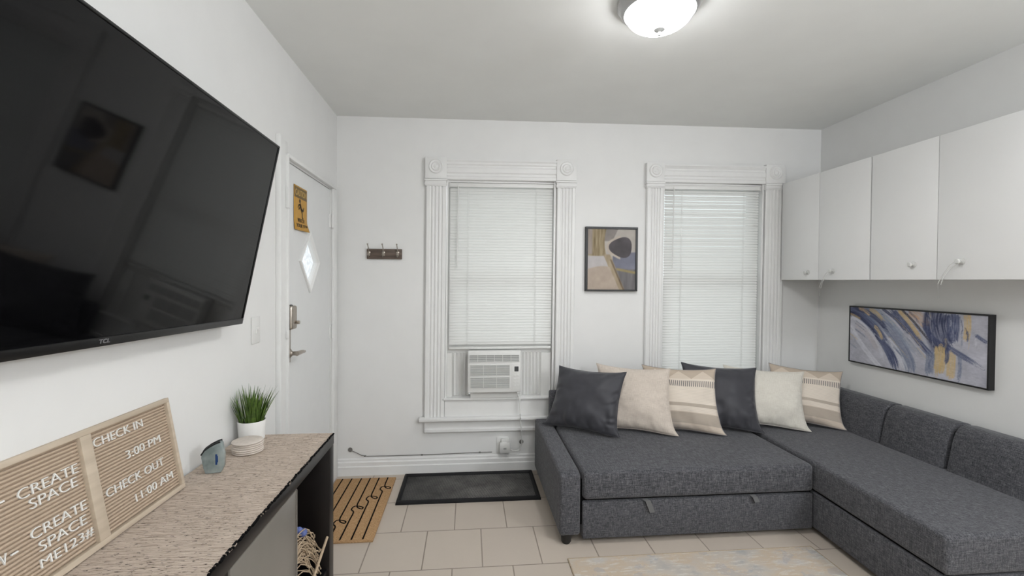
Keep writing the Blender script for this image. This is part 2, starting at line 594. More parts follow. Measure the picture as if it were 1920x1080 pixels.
# ------------------------------------------------------------------ the room shell
def cells(breaks_a, breaks_b, holes, put):
    for a0, a1 in zip(breaks_a[:-1], breaks_a[1:]):
        for b0, b1 in zip(breaks_b[:-1], breaks_b[1:]):
            ca, cb = (a0+a1)/2, (b0+b1)/2
            if any(h[0] < ca < h[1] and h[2] < cb < h[3] for h in holes): continue
            put(a0, a1, b0, b1)

W1 = (-0.17, 0.635, 0.45, 2.135)      # clear openings of the two windows (x0, x1, z0, z1)
W2 = (1.455, 2.265, 0.45, 2.16)
DR = (2.425, 3.215, 0.0, 2.022)       # doorway in the left wall (y0, y1, z0, z1)

b = MB(); b.box(XL-0.1, XR+0.1, YR-0.1, YB+0.1, -0.12, 0.0); struct('floor', b, 'floor_tile')
b = MB()
b.add([(XL-.1, YR-.1, ceil_z(XL-.1)), (XR+.1, YR-.1, ceil_z(XR+.1)), (XR+.1, YB+.1, ceil_z(XR+.1)), (XL-.1, YB+.1, ceil_z(XL-.1)),
       (XL-.1, YR-.1, 2.75), (XR+.1, YR-.1, 2.75), (XR+.1, YB+.1, 2.75), (XL-.1, YB+.1, 2.75)],
      [(0, 1, 2, 3), (4, 7, 6, 5), (0, 4, 5, 1), (1, 5, 6, 2), (2, 6, 7, 3), (3, 7, 4, 0)])
struct('ceiling', b, 'ceiling_paint')
b = MB()
cells([XL-.1, W1[0], W1[1], W2[0], W2[1], XR+.1], [0, .45, W1[3], W2[3], 2.66], [W1, W2],
      lambda a0, a1, b0, b1: b.box(a0, a1, YB, YB+.14, b0, b1))
struct('wall_back', b, 'wall_paint', smooth=False)
b = MB()
cells([YR-.1, DR[0], DR[1], YB], [0, DR[3], 2.66], [DR], lambda a0, a1, b0, b1: b.box(XL-.1, XL, a0, a1, b0, b1))
struct('wall_left', b, 'wall_paint', smooth=False)
b = MB(); b.box(XR, XR+.1, YR-.1, YB, 0, 2.66); struct('wall_right', b, 'wall_paint', smooth=False)
b = MB(); b.box(XL, XR, YR-.1, YR, 0, 2.66); struct('wall_rear', b, 'wall_paint', smooth=False)

# stepped baseboards
def baseboard_profile(s):   # (distance from wall, height)
    return [(0, 0), (0.026, 0), (0.026, 0.062), (0.020, 0.068), (0.020, 0.092), (0.012, 0.100), (0.012, 0.112), (0.006, 0.118), (0, 0.118)]
b = MB(); b.prism([(YB-d, z) for d, z in baseboard_profile(1)], 'x', XL, XR); struct('baseboard_back', b, 'trim_paint')
b = MB(); b.prism([(XR-d, z) for d, z in baseboard_profile(1)], 'y', YR, YB-0.026); struct('baseboard_right', b, 'trim_paint')
b = MB(); b.prism([(XL+d, z) for d, z in baseboard_profile(1)], 'y', YR, 2.30); struct('baseboard_left', b, 'trim_paint')

# ------------------------------------------------------------------ windows with fluted casings
def fluted(b, x0, x1, z0, z1, y1, depth):
    """upright board with four rounded flutes, front towards -y"""
    w = x1-x0
    pr = [(x0, y1), (x0, y1-depth*.8), (x0+.006, y1-depth)]
    nf = 4
    m0 = 0.022; gw = (w-2*m0)/nf
    for k in range(nf):
        a = x0+m0+k*gw
        pr += [(a+.003, y1-depth), (a+gw*.3, y1-depth+.006), (a+gw*.5, y1-depth+.008), (a+gw*.7, y1-depth+.006), (a+gw-.003, y1-depth)]
    pr += [(x1-.006, y1-depth), (x1, y1-depth*.8), (x1, y1)]
    b.prism(pr, 'z', z0, z1)

def make_window(name, o0, o1, c0, c1, ztop, zhead, zblk, zsill, ac, stool_z=0.41):
    """o0..o1 opening, c0..c1 outer casing edges"""
    cx = (c0+c1)/2
    R = struct_root(name, (cx, YB, stool_z))
    def wf(p):
        k = (p.z-stool_z)/1.88
        return (p.x + 0.008*k, p.y, p.z + 0.013*(p.x-cx)*k)
    def put(nm, b, mat, par=R, **kw): return obj(nm, b.warp(wf), mat, par, **kw)
    D = 0.03
    for (a0, a1) in ((c0, o0), (o1, c1)):
        b = MB(); fluted(b, a0+.008, a1-.002, stool_z, zblk, YB, D); put('casing_board', b, 'trim_paint', angle=25)
        b = MB(); b.rbox(a0, a1, YB-D-.008, YB, zhead-.002, ztop, .003, 2)
        mx, mz = (a0+a1)/2, (zhead+ztop)/2+.008
        b.lathe([(.052, 0), (.052, -.004), (.046, -.010), (.038, -.006), (.034, -.006), (.028, -.013), (.018, -.008), (.010, -.014), (.001, -.016)], (mx, YB-D-.007, mz), 'y', 32)
        put('rosette_block', b, 'trim_paint')
        b = MB()
        b.rbox(a0+.002, a1-.002, YB-D-.006, YB, zblk, zhead-.004, .002, 2)
        b.rbox(a0-.004, a1+.004, YB-D-.014, YB, zhead-.018, zhead-.004, .003, 2)
        b.rbox(a0-.002, a1+.002, YB-D-.010, YB, zblk+.008, zblk+.020, .003, 2)
        put('casing_capital', b, 'trim_paint')
    # head board with long mouldings
    b = MB()
    za, zb = zhead-.006, ztop-.012
    pr = [(YB, za), (YB-D+.004, za), (YB-D, za+.006), (YB-D, za+.022), (YB-D+.007, za+.03), (YB-D+.007, za+.045), (YB-D, za+.053),
          (YB-D, za+.085), (YB-D+.007, za+.093), (YB-D+.007, za+.105), (YB-D, za+.112), (YB-D, zb-.02), (YB-D-.008, zb-.01), (YB-D-.008, zb), (YB, zb)]
    b.prism(pr, 'x', o0-.001, o1+.001); put('head_casing', b, 'trim_paint', angle=25)
    # stool and apron
    b = MB(); b.rbox(c0-.028, c1+.028, YB-.062, YB, stool_z-.026, stool_z, .007, 3); put('window_stool', b, 'trim_paint')
    b = MB()
    b.prism([(YB, stool_z-.026), (YB-.030, stool_z-.026), (YB-.026, stool_z-.045), (YB-.020, stool_z-.075), (YB-.022, stool_z-.085),
             (YB-.034, stool_z-.090), (YB-.034, stool_z-.108), (YB-.020, stool_z-.116), (YB, stool_z-.116)], 'x', c0+.012, c1-.012)
    put('window_apron', b, 'trim_paint')
    # jamb linings, sill board and panel below
    b = MB()
    b.box(o0, o0+.012, YB-.012, YB+.13, zsill, zhead-.004)
    b.box(o0+.012, o0+.024, YB+.045, YB+.060, zsill, zhead-.01)
    b.box(o1-.012, o1, YB-.012, YB+.13, zsill, zhead-.004)
    b.box(o1-.024, o1-.012, YB+.045, YB+.060, zsill, zhead-.01)
    b.box(o0+.012, o1-.012, YB+.0, YB+.13, zhead-.02, zhead-.004)
    put('window_jamb', b, 'trim_paint')
    b = MB()
    b.box(o0-.0, o1+.0, YB-.014, YB+.14, stool_z, zsill-.014)
    b.rbox(o0-.02, o1+.02, YB-.030, YB+.13, zsill-.016, zsill, .004, 2)
    put('window_sill', b, 'trim_paint')
    # sashes and panes
    zm = (zsill+zhead)/2 + .06
    for (z0, z1, y) in ((zm-.02, zhead-.02, YB+.098), (zsill if not ac else zsill+.325, zm+.02, YB+.066)):
        b = MB()
        fw = .045
        b.box(o0+.012, o0+.012+fw, y, y+.03, z0, z1); b.box(o1-.012-fw, o1-.012, y, y+.03, z0, z1)
        b.box(o0+.012+fw, o1-.012-fw, y, y+.03, z0, z0+fw); b.box(o0+.012+fw, o1-.012-fw, y, y+.03, z1-fw, z1)
        s = put('sash', b, 'trim_paint')
        b = MB(); b.box(o0+.012+fw, o1-.012-fw, y+.012, y+.016, z0+fw, z1-fw)
        put('pane', b, 'window_glass', s)
    return wf

wf1 = make_window('window_1', -0.168, 0.632, -0.322, 0.782, 2.292, 2.140, 2.086, 0.545, True)
wf2 = make_window('window_2', 1.456, 2.266, 1.318, 2.425, 2.306, 2.166, 2.116, 0.545, False)

# ------------------------------------------------------------------ venetian blinds
def make_blind(label, x0, x1, ztop, zbot, wf, wand_x, wand_len, tilt=62, hw=.0150):
    R = thing('window_blind', label, 'blind', ((x0+x1)/2, YB+.02, ztop), 'window blinds')
    yc = YB+.018
    def put(nm, b, mat, par=R, **kw): return obj(nm, b.warp(wf), mat, par, **kw)
    b = MB()
    b.rbox(x0-.004, x1+.004, yc-.016, yc+.014, ztop-.03, ztop, .003, 2)
    put('headrail', b, 'white_plastic')
    for xa in (x0-.010, x1+.004):
        b = MB(); b.rbox(xa, xa+.006, yc-.02, yc+.014, ztop-.036, ztop+.002, .001, 1)
        put('bracket', b, 'white_plastic')
    pitch = .0205
    b = MB()
    z = ztop-.046
    k = 0
    while z > zbot+.028:
        t = math.radians(tilt + 1.2*math.sin(k*1.7))
        jig = .0006*math.sin(k*2.3)
        rows = []
        for s in (-1, -.5, 0, .5, 1):
            cr = .0032*(1-s*s)
            yy = yc + s*hw*math.cos(t) - cr*math.sin(t)
            zz = z + s*hw*math.sin(t) + cr*math.cos(t) + jig
            rows.append((yy, zz))
        vs = []
        for (yy, zz) in rows: vs += [(x0, yy, zz), (x1, yy, zz)]
        b.add(vs, [(0, 1, 3, 2), (2, 3, 5, 4), (4, 5, 7, 6), (6, 7, 9, 8)])
        z -= pitch; k += 1
    put('slats', b, 'blind_slat')
    b = MB(); b.rbox(x0, x1, yc-.013, yc+.011, zbot, zbot+.018, .004, 2)
    put('bottom_rail', b, 'white_plastic')
    w = x1-x0
    for fx in (.17, .83):
        b = MB()
        b.tube([(x0+fx*w, yc-.0145, ztop-.03), (x0+fx*w, yc-.0145, zbot+.018)], .0011, 6)
        b.tube([(x0+fx*w+.008, yc-.0145, ztop-.03), (x0+fx*w+.008, yc-.0145, zbot+.018)], .0008, 6)
        put('ladder_cord', b, 'cord_white')
    b = MB()
    b.tube([(wand_x, yc-.024, ztop-.02), (wand_x-.004, yc-.026, ztop-.02-wand_len)], .0035, 8)
    b.tube([(wand_x, yc-.014, ztop-.018), (wand_x, yc-.026, ztop-.022)], .002, 6)
    put('tilt_wand', b, 'grey_plastic' if False else 'cord_white')
    return R
make_blind('white mini blind drawn down to just above the window air conditioner', -0.143, 0.614, 2.118, 0.898, wf1, -0.085, .60)
make_blind('white mini blind in the full-length window behind the sofa pillows', 1.481, 2.240, 2.146, 0.56, wf2, 1.545, .62, 57, .0129)

# ------------------------------------------------------------------ entry door in the left wall
door = struct_root('door_1', (XL, 2.82, 0))
b = MB()
y0, y1, zt = DR[0], DR[1], DR[3]
b.rbox(XL-.0, XL+.016, y0-.105, y0-.002, 0, zt+.075, .004, 2)
b.rbox(XL-.0, XL+.026, y0-.022, y0-.004, 0, zt+.012, .003, 2)
b.rbox(XL-.0, XL+.024, y0-.112, y0-.094, 0, zt+.085, .003, 2)
b.rbox(XL-.0, XL+.018, y1+.002, YB-.032, 0, zt+.03, .004, 2)
b.rbox(XL-.0, XL+.022, y0-.002, y1+.05, zt, zt+.022, .004, 2)
b.box(XL-.1, XL-.002, y0-.002, y0+.008, 0, zt); b.box(XL-.1, XL-.002, y1-.008, y1+.002, 0, zt); b.box(XL-.1, XL-.002, y0, y1, zt-.008, zt+.002)
obj('door_frame', b, 'trim_paint', door)
# leaf with a lozenge-shaped opening
dc = (2.800, 1.504); dw, dh = .148, .164
ya, yb_, za, zb_ = y0+.012, y1-.010, .012, zt-.012
b = MB()
xf, xk = XL-.006, XL-.046
for x in (xf, xk):
    pass
D4 = [(dc[0]-dw, dc[1]), (dc[0], dc[1]-dh), (dc[0]+dw, dc[1]), (dc[0], dc[1]+dh)]
O4 = [(ya, dc[1]), (dc[0], za), (yb_, dc[1]), (dc[0], zb_)]
C4 = [(ya, za), (yb_, za), (yb_, zb_), (ya, zb_)]
vs = [(x, p[0], p[1]) for x in (xf, xk) for p in D4+O4+C4]
fs = []
for s in (0, 12):
    for k in range(4):
        k2 = (k+1) % 4
        fs.append((s+k, s+k2, s+4+k2, s+8+k, s+4+k))
for k in range(4):
    k2 = (k+1) % 4
    fs.append((k, k2, 12+k2, 12+k))
    fs.append((4+k, 8+k, 20+k, 16+k)); fs.append((8+k, 4+k2, 16+k2, 20+k))
b.add(vs, fs)
leaf = obj('door_leaf', b, 'door_paint', door, smooth=False)
b = MB()
def loz(sc, x): return [(x, dc[0]+(p[0]-dc[0])*sc, dc[1]+(p[1]-dc[1])*sc) for p in D4]
prof = [(1.12, xf-.001), (1.12, xf+.010), (1.05, xf+.014), (.92, xf+.004), (.88, xf-.004), (.86, xf-.02)]
vs = []
for s, x in prof: vs += loz(s, x)
fs = []
for i in range(len(prof)-1):
    for k in range(4): fs.append((i*4+k, i*4+(k+1) % 4, i*4+4+(k+1) % 4, i*4+4+k))
b.add(vs, fs); obj('pane_moulding', b, 'trim_paint', leaf, smooth=False)
b = MB()
vs = loz(.99, xf-.018)+loz(.99, xf-.024)
b.add(vs, [(0, 1, 2, 3), (7, 6, 5, 4)] + [(k, 4+k, 4+(k+1) % 4, (k+1) % 4) for k in range(4)])
obj('pane', b, 'frosted_pane', leaf, smooth=False)
for z in (1.80, 1.05, .22):
    b = MB(); b.tube([(XL+.010, y1-.004, z-.045), (XL+.010, y1-.004, z+.045)], .008, 10)
    b.box(XL-.006, XL+.003, y1-.026, y1-.004, z-.045, z+.045)
    obj('hinge', b, 'trim_paint', door)
# keypad deadbolt
b = MB()
b.rbox(XL-.006, XL+.014, 2.436, 2.512, 1.135, 1.268, .010, 4)
k1 = obj('deadbolt_plate', b, 'black_plastic', leaf)
b = MB(); b.rbox(XL+.010, XL+.034, 2.434, 2.508, 1.140, 1.264, .012, 4)
k1c = obj('deadbolt_cover', b, 'brushed_nickel', k1)
# long escutcheon plate and lever
b = MB(); b.rbox(XL-.006, XL+.008, 2.432, 2.486, .965, 1.142, .003, 2)
e1 = obj('lock_plate', b, 'brushed_nickel', leaf)
b = MB(); b.lathe([(.024, 0), (.024, .006), (.016, .012), (.011, .018), (.011, .045), (.001, .046)], (XL+.008, 2.462, 1.015), 'x', 24)
ys = [(XL+.05, 2.452, 1.015), (XL+.054, 2.49, 1.016), (XL+.052, 2.53, 1.014), (XL+.048, 2.56, 1.009), (XL+.044, 2.585, 1.007)]
b.tube(ys, .0125, 10, taper=.55)
obj('door_lever', b, 'brushed_nickel', leaf)
b = MB(); b.rbox(XL+.034, XL+.052, 2.486, 2.500, 1.166, 1.184, .004, 2)
obj('thumb_turn', b, 'brushed_nickel', k1)
# old strike plates on the jamb
b = MB(); b.rbox(XL+.016, XL+.030, y0-.030, y0-.010, 1.76, 1.87, .002, 1); b.rbox(XL+.016, XL+.028, y0-.030, y0-.012, 1.10, 1.135, .002, 1)
obj('strike_plate', b, 'trim_paint', door)

# caution sign stuck on the door
sg = thing('warning_sign', 'yellow caution sign with a stumbling figure taped on the white door', 'sign', (xf, 2.655, 1.79))
b = MB()
SY0, SY1, SZ0, SZ1 = 2.556, 2.754, 1.672, 1.915
n = 10
vs = []
for j in range(n+1):
    for i in range(n+1):
        u, v = i/n, j/n
        curl = .016*max(0, .22-v)/.22*(0.4+.6*u) + .001
        vs.append((xf+.0012+curl, SY0+u*(SY1-SY0), SZ0+v*(SZ1-SZ0)))
fs = [(j*(n+1)+i, j*(n+1)+i+1, (j+1)*(n+1)+i+1, (j+1)*(n+1)+i) for j in range(n) for i in range(n)]
b.add(vs, fs)
o = obj('sign_sheet', b, 'sign_yellow', sg)
sol = o.modifiers.new('thickness', 'SOLIDIFY'); sol.thickness = .0012; sol.offset = 1
b = MB(); b.box(xf+.0020, xf+.0042, SY0+.006, SY1-.006, 1.850, 1.908, 0)
obj('header_band', b, 'sign_brown', sg)
b = MB(); b.text('CAUTION', on_left((SY0+SY1)/2, 1.862, xf+.0043), .034, .0010, .165, align='CENTER', thick=.01)
obj('header_lettering', b, 'sign_tan', sg)
b = MB()
XS = xf+.0042
def seg(b, a, c, w0, w1=None):
    w1 = w1 or w0
    a = Vector((0, a[0], a[1])); c = Vector((0, c[0], c[1])); d = (c-a).normalized(); nn = Vector((0, -d.z, d.y))
    q = [a+nn*w0, c+nn*w1, c-nn*w1, a-nn*w0]
    b.add([(XS, p.y, p.z) for p in q]+[(XS+.0008, p.y, p.z) for p in q], [(3, 2, 1, 0), (4, 5, 6, 7)]+[(k, (k+1) % 4, 4+(k+1) % 4, 4+k) for k in range(4)])
b.lathe([(.011, 0), (.011, .0008)], (XS, 2.640, 1.836), 'x', 20)
seg(b, (2.640, 1.822), (2.662, 1.790), .009, .008)
seg(b, (2.646, 1.818), (2.622, 1.812), .0045); seg(b, (2.622, 1.812), (2.612, 1.796), .004)
seg(b, (2.648, 1.814), (2.636, 1.798), .0045); seg(b, (2.636, 1.798), (2.622, 1.788), .004)
seg(b, (2.660, 1.792), (2.676, 1.772), .006); seg(b, (2.676, 1.772), (2.676, 1.748), .005); seg(b, (2.676, 1.748), (2.690, 1.744), .004)
seg(b, (2.664, 1.792), (2.690, 1.786), .006); seg(b, (2.690, 1.786), (2.698, 1.806), .005)
b.text('WATCH', on_left(2.655, 1.718, xf+.0046), .022, .0012, .10, align='CENTER', thick=.012)
b.text('YOUR STEP', on_left(2.655, 1.688, xf+.0105), .020, .0012, .165, align='CENTER', thick=.012)
obj('pictogram_and_words', b, 'ink_dark', sg)

# ------------------------------------------------------------------ light switch
sw = thing('light_switch', 'white light switch plate on the left wall beside the door casing', 'switch', (XL, 2.10, 1.176))
b = MB(); b.rbox(XL, XL+.006, 2.062, 2.138, 1.117, 1.235, .003, 2); obj('switch_plate', b, 'white_plastic', sw)
b = MB(); b.rbox(XL+.005, XL+.010, 2.092, 2.108, 1.16, 1.192, .002, 2); b.rbox(XL+.006, XL+.018, 2.096, 2.104, 1.176, 1.188, .002, 2)
obj('toggle', b, 'white_plastic', sw)

# ------------------------------------------------------------------ television
tl = math.radians(11.49)
TV0 = Vector((-.862, 1.826, 1.230))
ev = Vector((math.sin(tl), 0, math.cos(tl))); eu = Vector((0, 1, -.0145)).normalized(); en = eu.cross(ev).normalized()
# local frame: X = along the wall (towards the door), Y = up the screen, Z = out of the screen
TM = Matrix(((eu.x, ev.x, en.x, TV0.x), (eu.y, ev.y, en.y, TV0.y), (eu.z, ev.z, en.z, TV0.z), (0, 0, 0, 1)))
TWd, THt = 1.31, .692
tv = thing('television', 'large black wall-mounted television tilted down above the console', 'television', tuple(TV0))
b = MB()
b.rbox(-TWd, 0, 0, THt, -.030, -.002, .004, 2, M=TM)
b.rbox(-TWd+.12, -.12, .03, .42, -.055, -.025, .012, 2, M=TM)
obj('tv_housing', b, 'tv_body', tv)
b = MB()
fw = .007
b.rbox(-TWd, 0, THt-fw, THt, -.004, .004, .0015, 2, M=TM)
b.rbox(-TWd, 0, 0, .022, -.004, .004, .0015, 2, M=TM)
b.rbox(-TWd, -TWd+fw, .022, THt-fw, -.004, .004, .0015, 2, M=TM); b.rbox(-fw, 0, .022, THt-fw, -.004, .004, .0015, 2, M=TM)
obj('bezel', b, 'tv_body', tv)
b = MB(); b.box(-TWd+fw, -fw, .020, THt-fw, -.003, .0008)
b.v = [TM @ p for p in b.v]
obj('screen', b, 'tv_screen', tv, smooth=False)
b = MB(); b.text('TCL', TM @ Matrix.Translation((-.666, .0075, .0041)), .0105, .0006, .034, align='CENTER', thick=.03)
obj('logo_lettering', b, 'logo_grey', tv)
b = MB()
b.box(XL, XL+.012, .98, 1.42, 1.42, 1.62)
for yy in (1.03, 1.35): b.box(XL+.008, -.845, yy, yy+.03, 1.44, 1.60)
obj('wall_bracket', b, 'black_plastic', tv)

# ------------------------------------------------------------------ console table with runner
CX0, CX1, CY0, CY1, CZ = -.932, -.566, .28, 1.992, .744
cs = thing('console_table', 'dark espresso console table along the left wall below the television', 'console table', ((CX0+CX1)/2, 1.14, 0))
b = MB(); b.rbox(CX0, CX1, CY0, CY1, CZ-.042, CZ, .003, 2); obj('table_top', b, 'espresso_wood', cs)
for (a, c) in ((CY1-.058, CY1-.002), (CY0+.002, CY0+.058)):
    b = MB(); b.rbox(CX0+.002, CX1-.001, a, c, 0, CZ-.042, .003, 2); obj('end_panel', b, 'espresso_wood', cs)
b = MB(); b.box(CX0+.002, CX0+.012, CY0+.058, CY1-.058, .06, CZ-.042); obj('back_panel', b, 'black_frame', cs)
b = MB(); b.box(CX0+.012, CX1-.004, CY0+.058, CY1-.058, .06, .085); obj('bottom_shelf', b, 'espresso_wood', cs)
b = MB(); b.box(CX0+.012, CX1-.012, 1.582, CY1-.058, .182, .200); obj('middle_shelf', b, 'black_frame', cs)
for yy in (1.572, 1.135):
    b = MB(); b.box(CX0+.012, CX1-.006, yy-.009, yy+.009, .085, CZ-.042); obj('divider', b, 'espresso_wood', cs)
b = MB(); b.rbox(CX1-.02, CX1-.002, 1.150, 1.580, .09, CZ-.046, .002, 2); obj('cupboard_door', b, 'cabinet_panel', cs, label='grey glossy cupboard door')
b = MB(); b.box(CX1-.001, CX1+.001, 1.566, 1.572, .09, CZ-.046); obj('door_edge_strip', b, 'cabinet_panel', cs)

ru = thing('table_runner', 'beige and black woven runner covering the console table top', 'table runner', ((CX0+CX1)/2, 1.14, CZ))
b = MB()
nx, ny = 8, 60
vs = []
for j in range(ny+1):
    for i in range(nx+1):
        x = CX0+.003+(CX1-.002-CX0-.003)*i/nx; y = CY0+.01+(CY1-CY0-.012)*j/ny
        if i == nx: x += .0022*math.sin(j*2.1)+.0015*math.sin(j*5.3)
        vs.append((x, y, CZ+.0045+.0006*math.sin(j*1.3+i)))
nv = len(vs)
vs += [(p[0], p[1], CZ+.0004) for p in vs]
fs = [(j*(nx+1)+i, j*(nx+1)+i+1, (j+1)*(nx+1)+i+1, (j+1)*(nx+1)+i) for j in range(ny) for i in range(nx)]
ring = [i for i in range(nx+1)]+[j*(nx+1)+nx for j in range(1, ny+1)]+[ny*(nx+1)+i for i in range(nx-1, -1, -1)]+[j*(nx+1) for j in range(ny-1, 0, -1)]
fs += [(ring[k], ring[(k+1) % len(ring)], ring[(k+1) % len(ring)]+nv, ring[k]+nv) for k in range(len(ring))]
b.add(vs, fs); obj('woven_cloth', b, 'runner_weave', ru)
b = MB()
for k in range(150):
    y = CY0+.014+(CY1-CY0-.02)*k/150
    w = random.uniform(.003, .006)
    xx = CX1-.002+random.uniform(-.001, .003)
    b.rbox(xx-.004, xx+.003, y, y+w*2, CZ+.0008, CZ+.0066, .0012, 1)
obj('dark_selvedge', b, 'dark_gap', ru, label='frayed black edge yarn')

# ------------------------------------------------------------------ letter board
B0 = Vector((-.878, 1.501, CZ+.0075))
bv = Vector((-.050, 0, .277)).normalized(); bu = Vector((0, 1, 0)); bn_ = bu.cross(bv).normalized()
BM = Matrix(((bu.x, bv.x, bn_.x, B0.x), (bu.y, bv.y, bn_.y, 0), (bu.z, bv.z, bn_.z, B0.z), (0, 0, 0, 1)))   # local X = world y
lb = thing('letter_board', 'two-panel pine letter board with white check-in lettering on the console', 'letter board', (B0.x, 1.2, B0.z))
BL0, BR0, BH = .872, 1.498, .284
b = MB()
b.box(BL0+.004, BR0-.004, .004, BH-.004, -.014, -.009); b.v = [BM @ p for p in b.v]
obj('backing', b, 'pine', lb)
b = MB()
for (x0, x1, y0, y1) in ((BL0, BR0, BH-.013, BH), (BL0, BR0, 0, .014), (BL0, BL0+.013, .014, BH-.013), (BR0-.012, BR0, .014, BH-.013), (1.172, 1.204, .014, BH-.013)):
    b.rbox(x0, x1, y0, y1, -.014, .006, .0012, 2, M=BM)
obj('frame', b, 'pine', lb)
for (x0, x1) in ((BL0+.013, 1.172), (1.204, BR0-.012)):
    b = MB()
    pr = []; y = .014; g = .0086
    pts = []
    while y < BH-.013-g*.5:
        pts += [(y+.0002, -.0088), (y+g*.30, -.0088), (y+g*.34, -.0046), (y+g*.5, -.0034), (y+g*.85, -.0034), (y+g*.98, -.0046)]
        y += g
    pts += [(BH-.013, -.0085), (BH-.013, -.0092), (.014, -.0092)]
    b.prism([(p[0], p[1]) for p in pts], 'x', x0, x1)
    b.v = [BM @ Vector((p.x, p.y, p.z)) for p in b.v]
    obj('felt_panel', b, 'felt_tan', lb, angle=50)
def words(lines):
    for (body, x0, x1, y, hh) in lines:
        b = MB(); b.text(body, BM @ Matrix.Translation((x0, y, -.0036)), hh, .0030, x1-x0, thick=-.016)
        obj('lettering', b, 'letter_white', lb, smooth=False)
words([('CHECK IN', 1.214, 1.384, .231, .0215), ('3:00 PM', 1.306, 1.440, .166, .0215), ('CHECK OUT', 1.222, 1.436, .099, .0215), ('11:00 AM', 1.310, 1.462, .046, .0215),
       ('CREATE', 1.016, 1.160, .194, .0215), ('SPACE', 1.036, 1.152, .165, .0215), ('CREATE', 1.026, 1.163, .104, .0215), ('SPACE', 1.038, 1.156, .072, .0215), ('ME123#', 1.034, 1.168, .037, .0215),
       ('-', .974, .990, .206, .003), ('W', .950, .974, .089, .0215), ('-', .982, .996, .099, .003)])

# ------------------------------------------------------------------ things on the console
TOP = CZ+.0058
gm = thing('glass_ornament', 'cloudy blue-grey glass stone with a dark rim on the console', 'ornament', (-.848, 1.612, TOP))
GM = Matrix.Translation((-.848, 1.612, TOP)) @ Matrix.Rotation(math.radians(12), 4, 'Z')
b = MB()
out = [(-.024, 0), (.022, .0), (.030, .018), (.031, .060), (.024, .098), (.017, .104), (-.016, .086), (-.034, .072), (-.036, .055), (-.030, .020)]
b.prism(out, 'y', -.013, .013, .003, 2, M=GM); obj('glass_body', b, 'cloudy_glass', gm)
b = MB(); b.tube([GM @ Vector(p) for p in ((-.036, -.011, .064), (-.026, -.012, .079), (-.010, -.013, .091), (.006, -.013, .099), (.020, -.012, .1035))], .0028, 7)
b.tube([GM @ Vector(p) for p in ((-.034, .008, .070), (-.026, .009, .080), (-.010, .010, .0915), (.006, .010, .0995), (.020, .010, .104))], .0034, 7)
obj('dark_rim', b, 'geode_rim', gm, label='rough black upper rim')
b = MB(); b.rbox(.006, .012, -.0146, -.0126, .028, .064, .001, 1, M=GM); b.rbox(.0105, .014, -.0146, -.0126, .036, .058, .001, 1, M=GM)
obj('blue_marking', b, 'blue_mark', gm)

names = ['bottom', 'second from the bottom', 'third from the bottom', 'third from the top', 'second from the top', 'top']
cols = []
c_first = None
for k in range(6):
    if c_first is None:
        b = MB(); b.lathe([(.0005, 0), (.0485, 0), (.0515, .0012), (.0528, .0034), (.0518, .0058), (.0490, .0070), (.0005, .0072)], (0, 0, 0), 'z', 48)
        c_first = obj('coaster', b, 'coaster_stone'); o = c_first
    else:
        o = c_first.copy(); COL.objects.link(o)
    o.location = (-.826+.0012*math.sin(k*2.1), 1.796+.0015*math.cos(k*1.7), TOP+.0074*k)
    o.rotation_euler = (0, 0, k*.7)
    tag(o, ('pale round stone coaster, %s of the stack beside the potted grass' % names[k]), 'coaster', 'stacked coasters')

pl = thing('potted_grass', 'green grass plant in a small white pot on the console', 'plant', (-.872, 1.930, TOP))
b = MB(); PC = (-.872, 1.930, TOP)
b.lathe([(.0005, 0), (.044, 0), (.047, .003), (.0515, .078), (.0505, .080), (.048, .079), (.0465, .068), (.0005, .068)], PC, 'z', 40); obj('pot', b, 'pot_white', pl)
b = MB(); b.lathe([(.0005, .069), (.0465, .069), (.040, .073), (.0005, .075)], PC, 'z', 24); obj('soil', b, 'soil', pl)
b = MB()
for k in range(120):
    a = random.uniform(0, 2*PI); rr = .042*math.sqrt(random.random())
    p0 = Vector((PC[0]+rr*math.cos(a), PC[1]+rr*math.sin(a), TOP+.070))
    lean = (rr/.042)*.30+random.uniform(-.08, .16); aa = a+random.uniform(-.7, .7)
    L = random.uniform(.095, .155)
    d = Vector((math.cos(aa)*lean, math.sin(aa)*lean, 1)).normalized()
    w = random.uniform(.0026, .0042); side = Vector((-math.sin(aa+random.uniform(-1, 1)), math.cos(aa), 0)).normalized()
    pts = []
    for i in range(5):
        t = i/4
        p = p0 + d*L*t + Vector((math.cos(aa), math.sin(aa), -.25))*lean*L*.35*t*t
        if p.x < XL+.006: p.x = XL+.006+random.uniform(0, .004)
        ww = w*(1-.92*t**2.2)
        pts += [p-side*ww, p+side*ww]
    b.add(pts, [(2*i, 2*i+1, 2*i+3, 2*i+2) for i in range(4)])
FIXN[0] = False
obj('grass', b, 'grass_blade', pl)
FIXN[0] = True

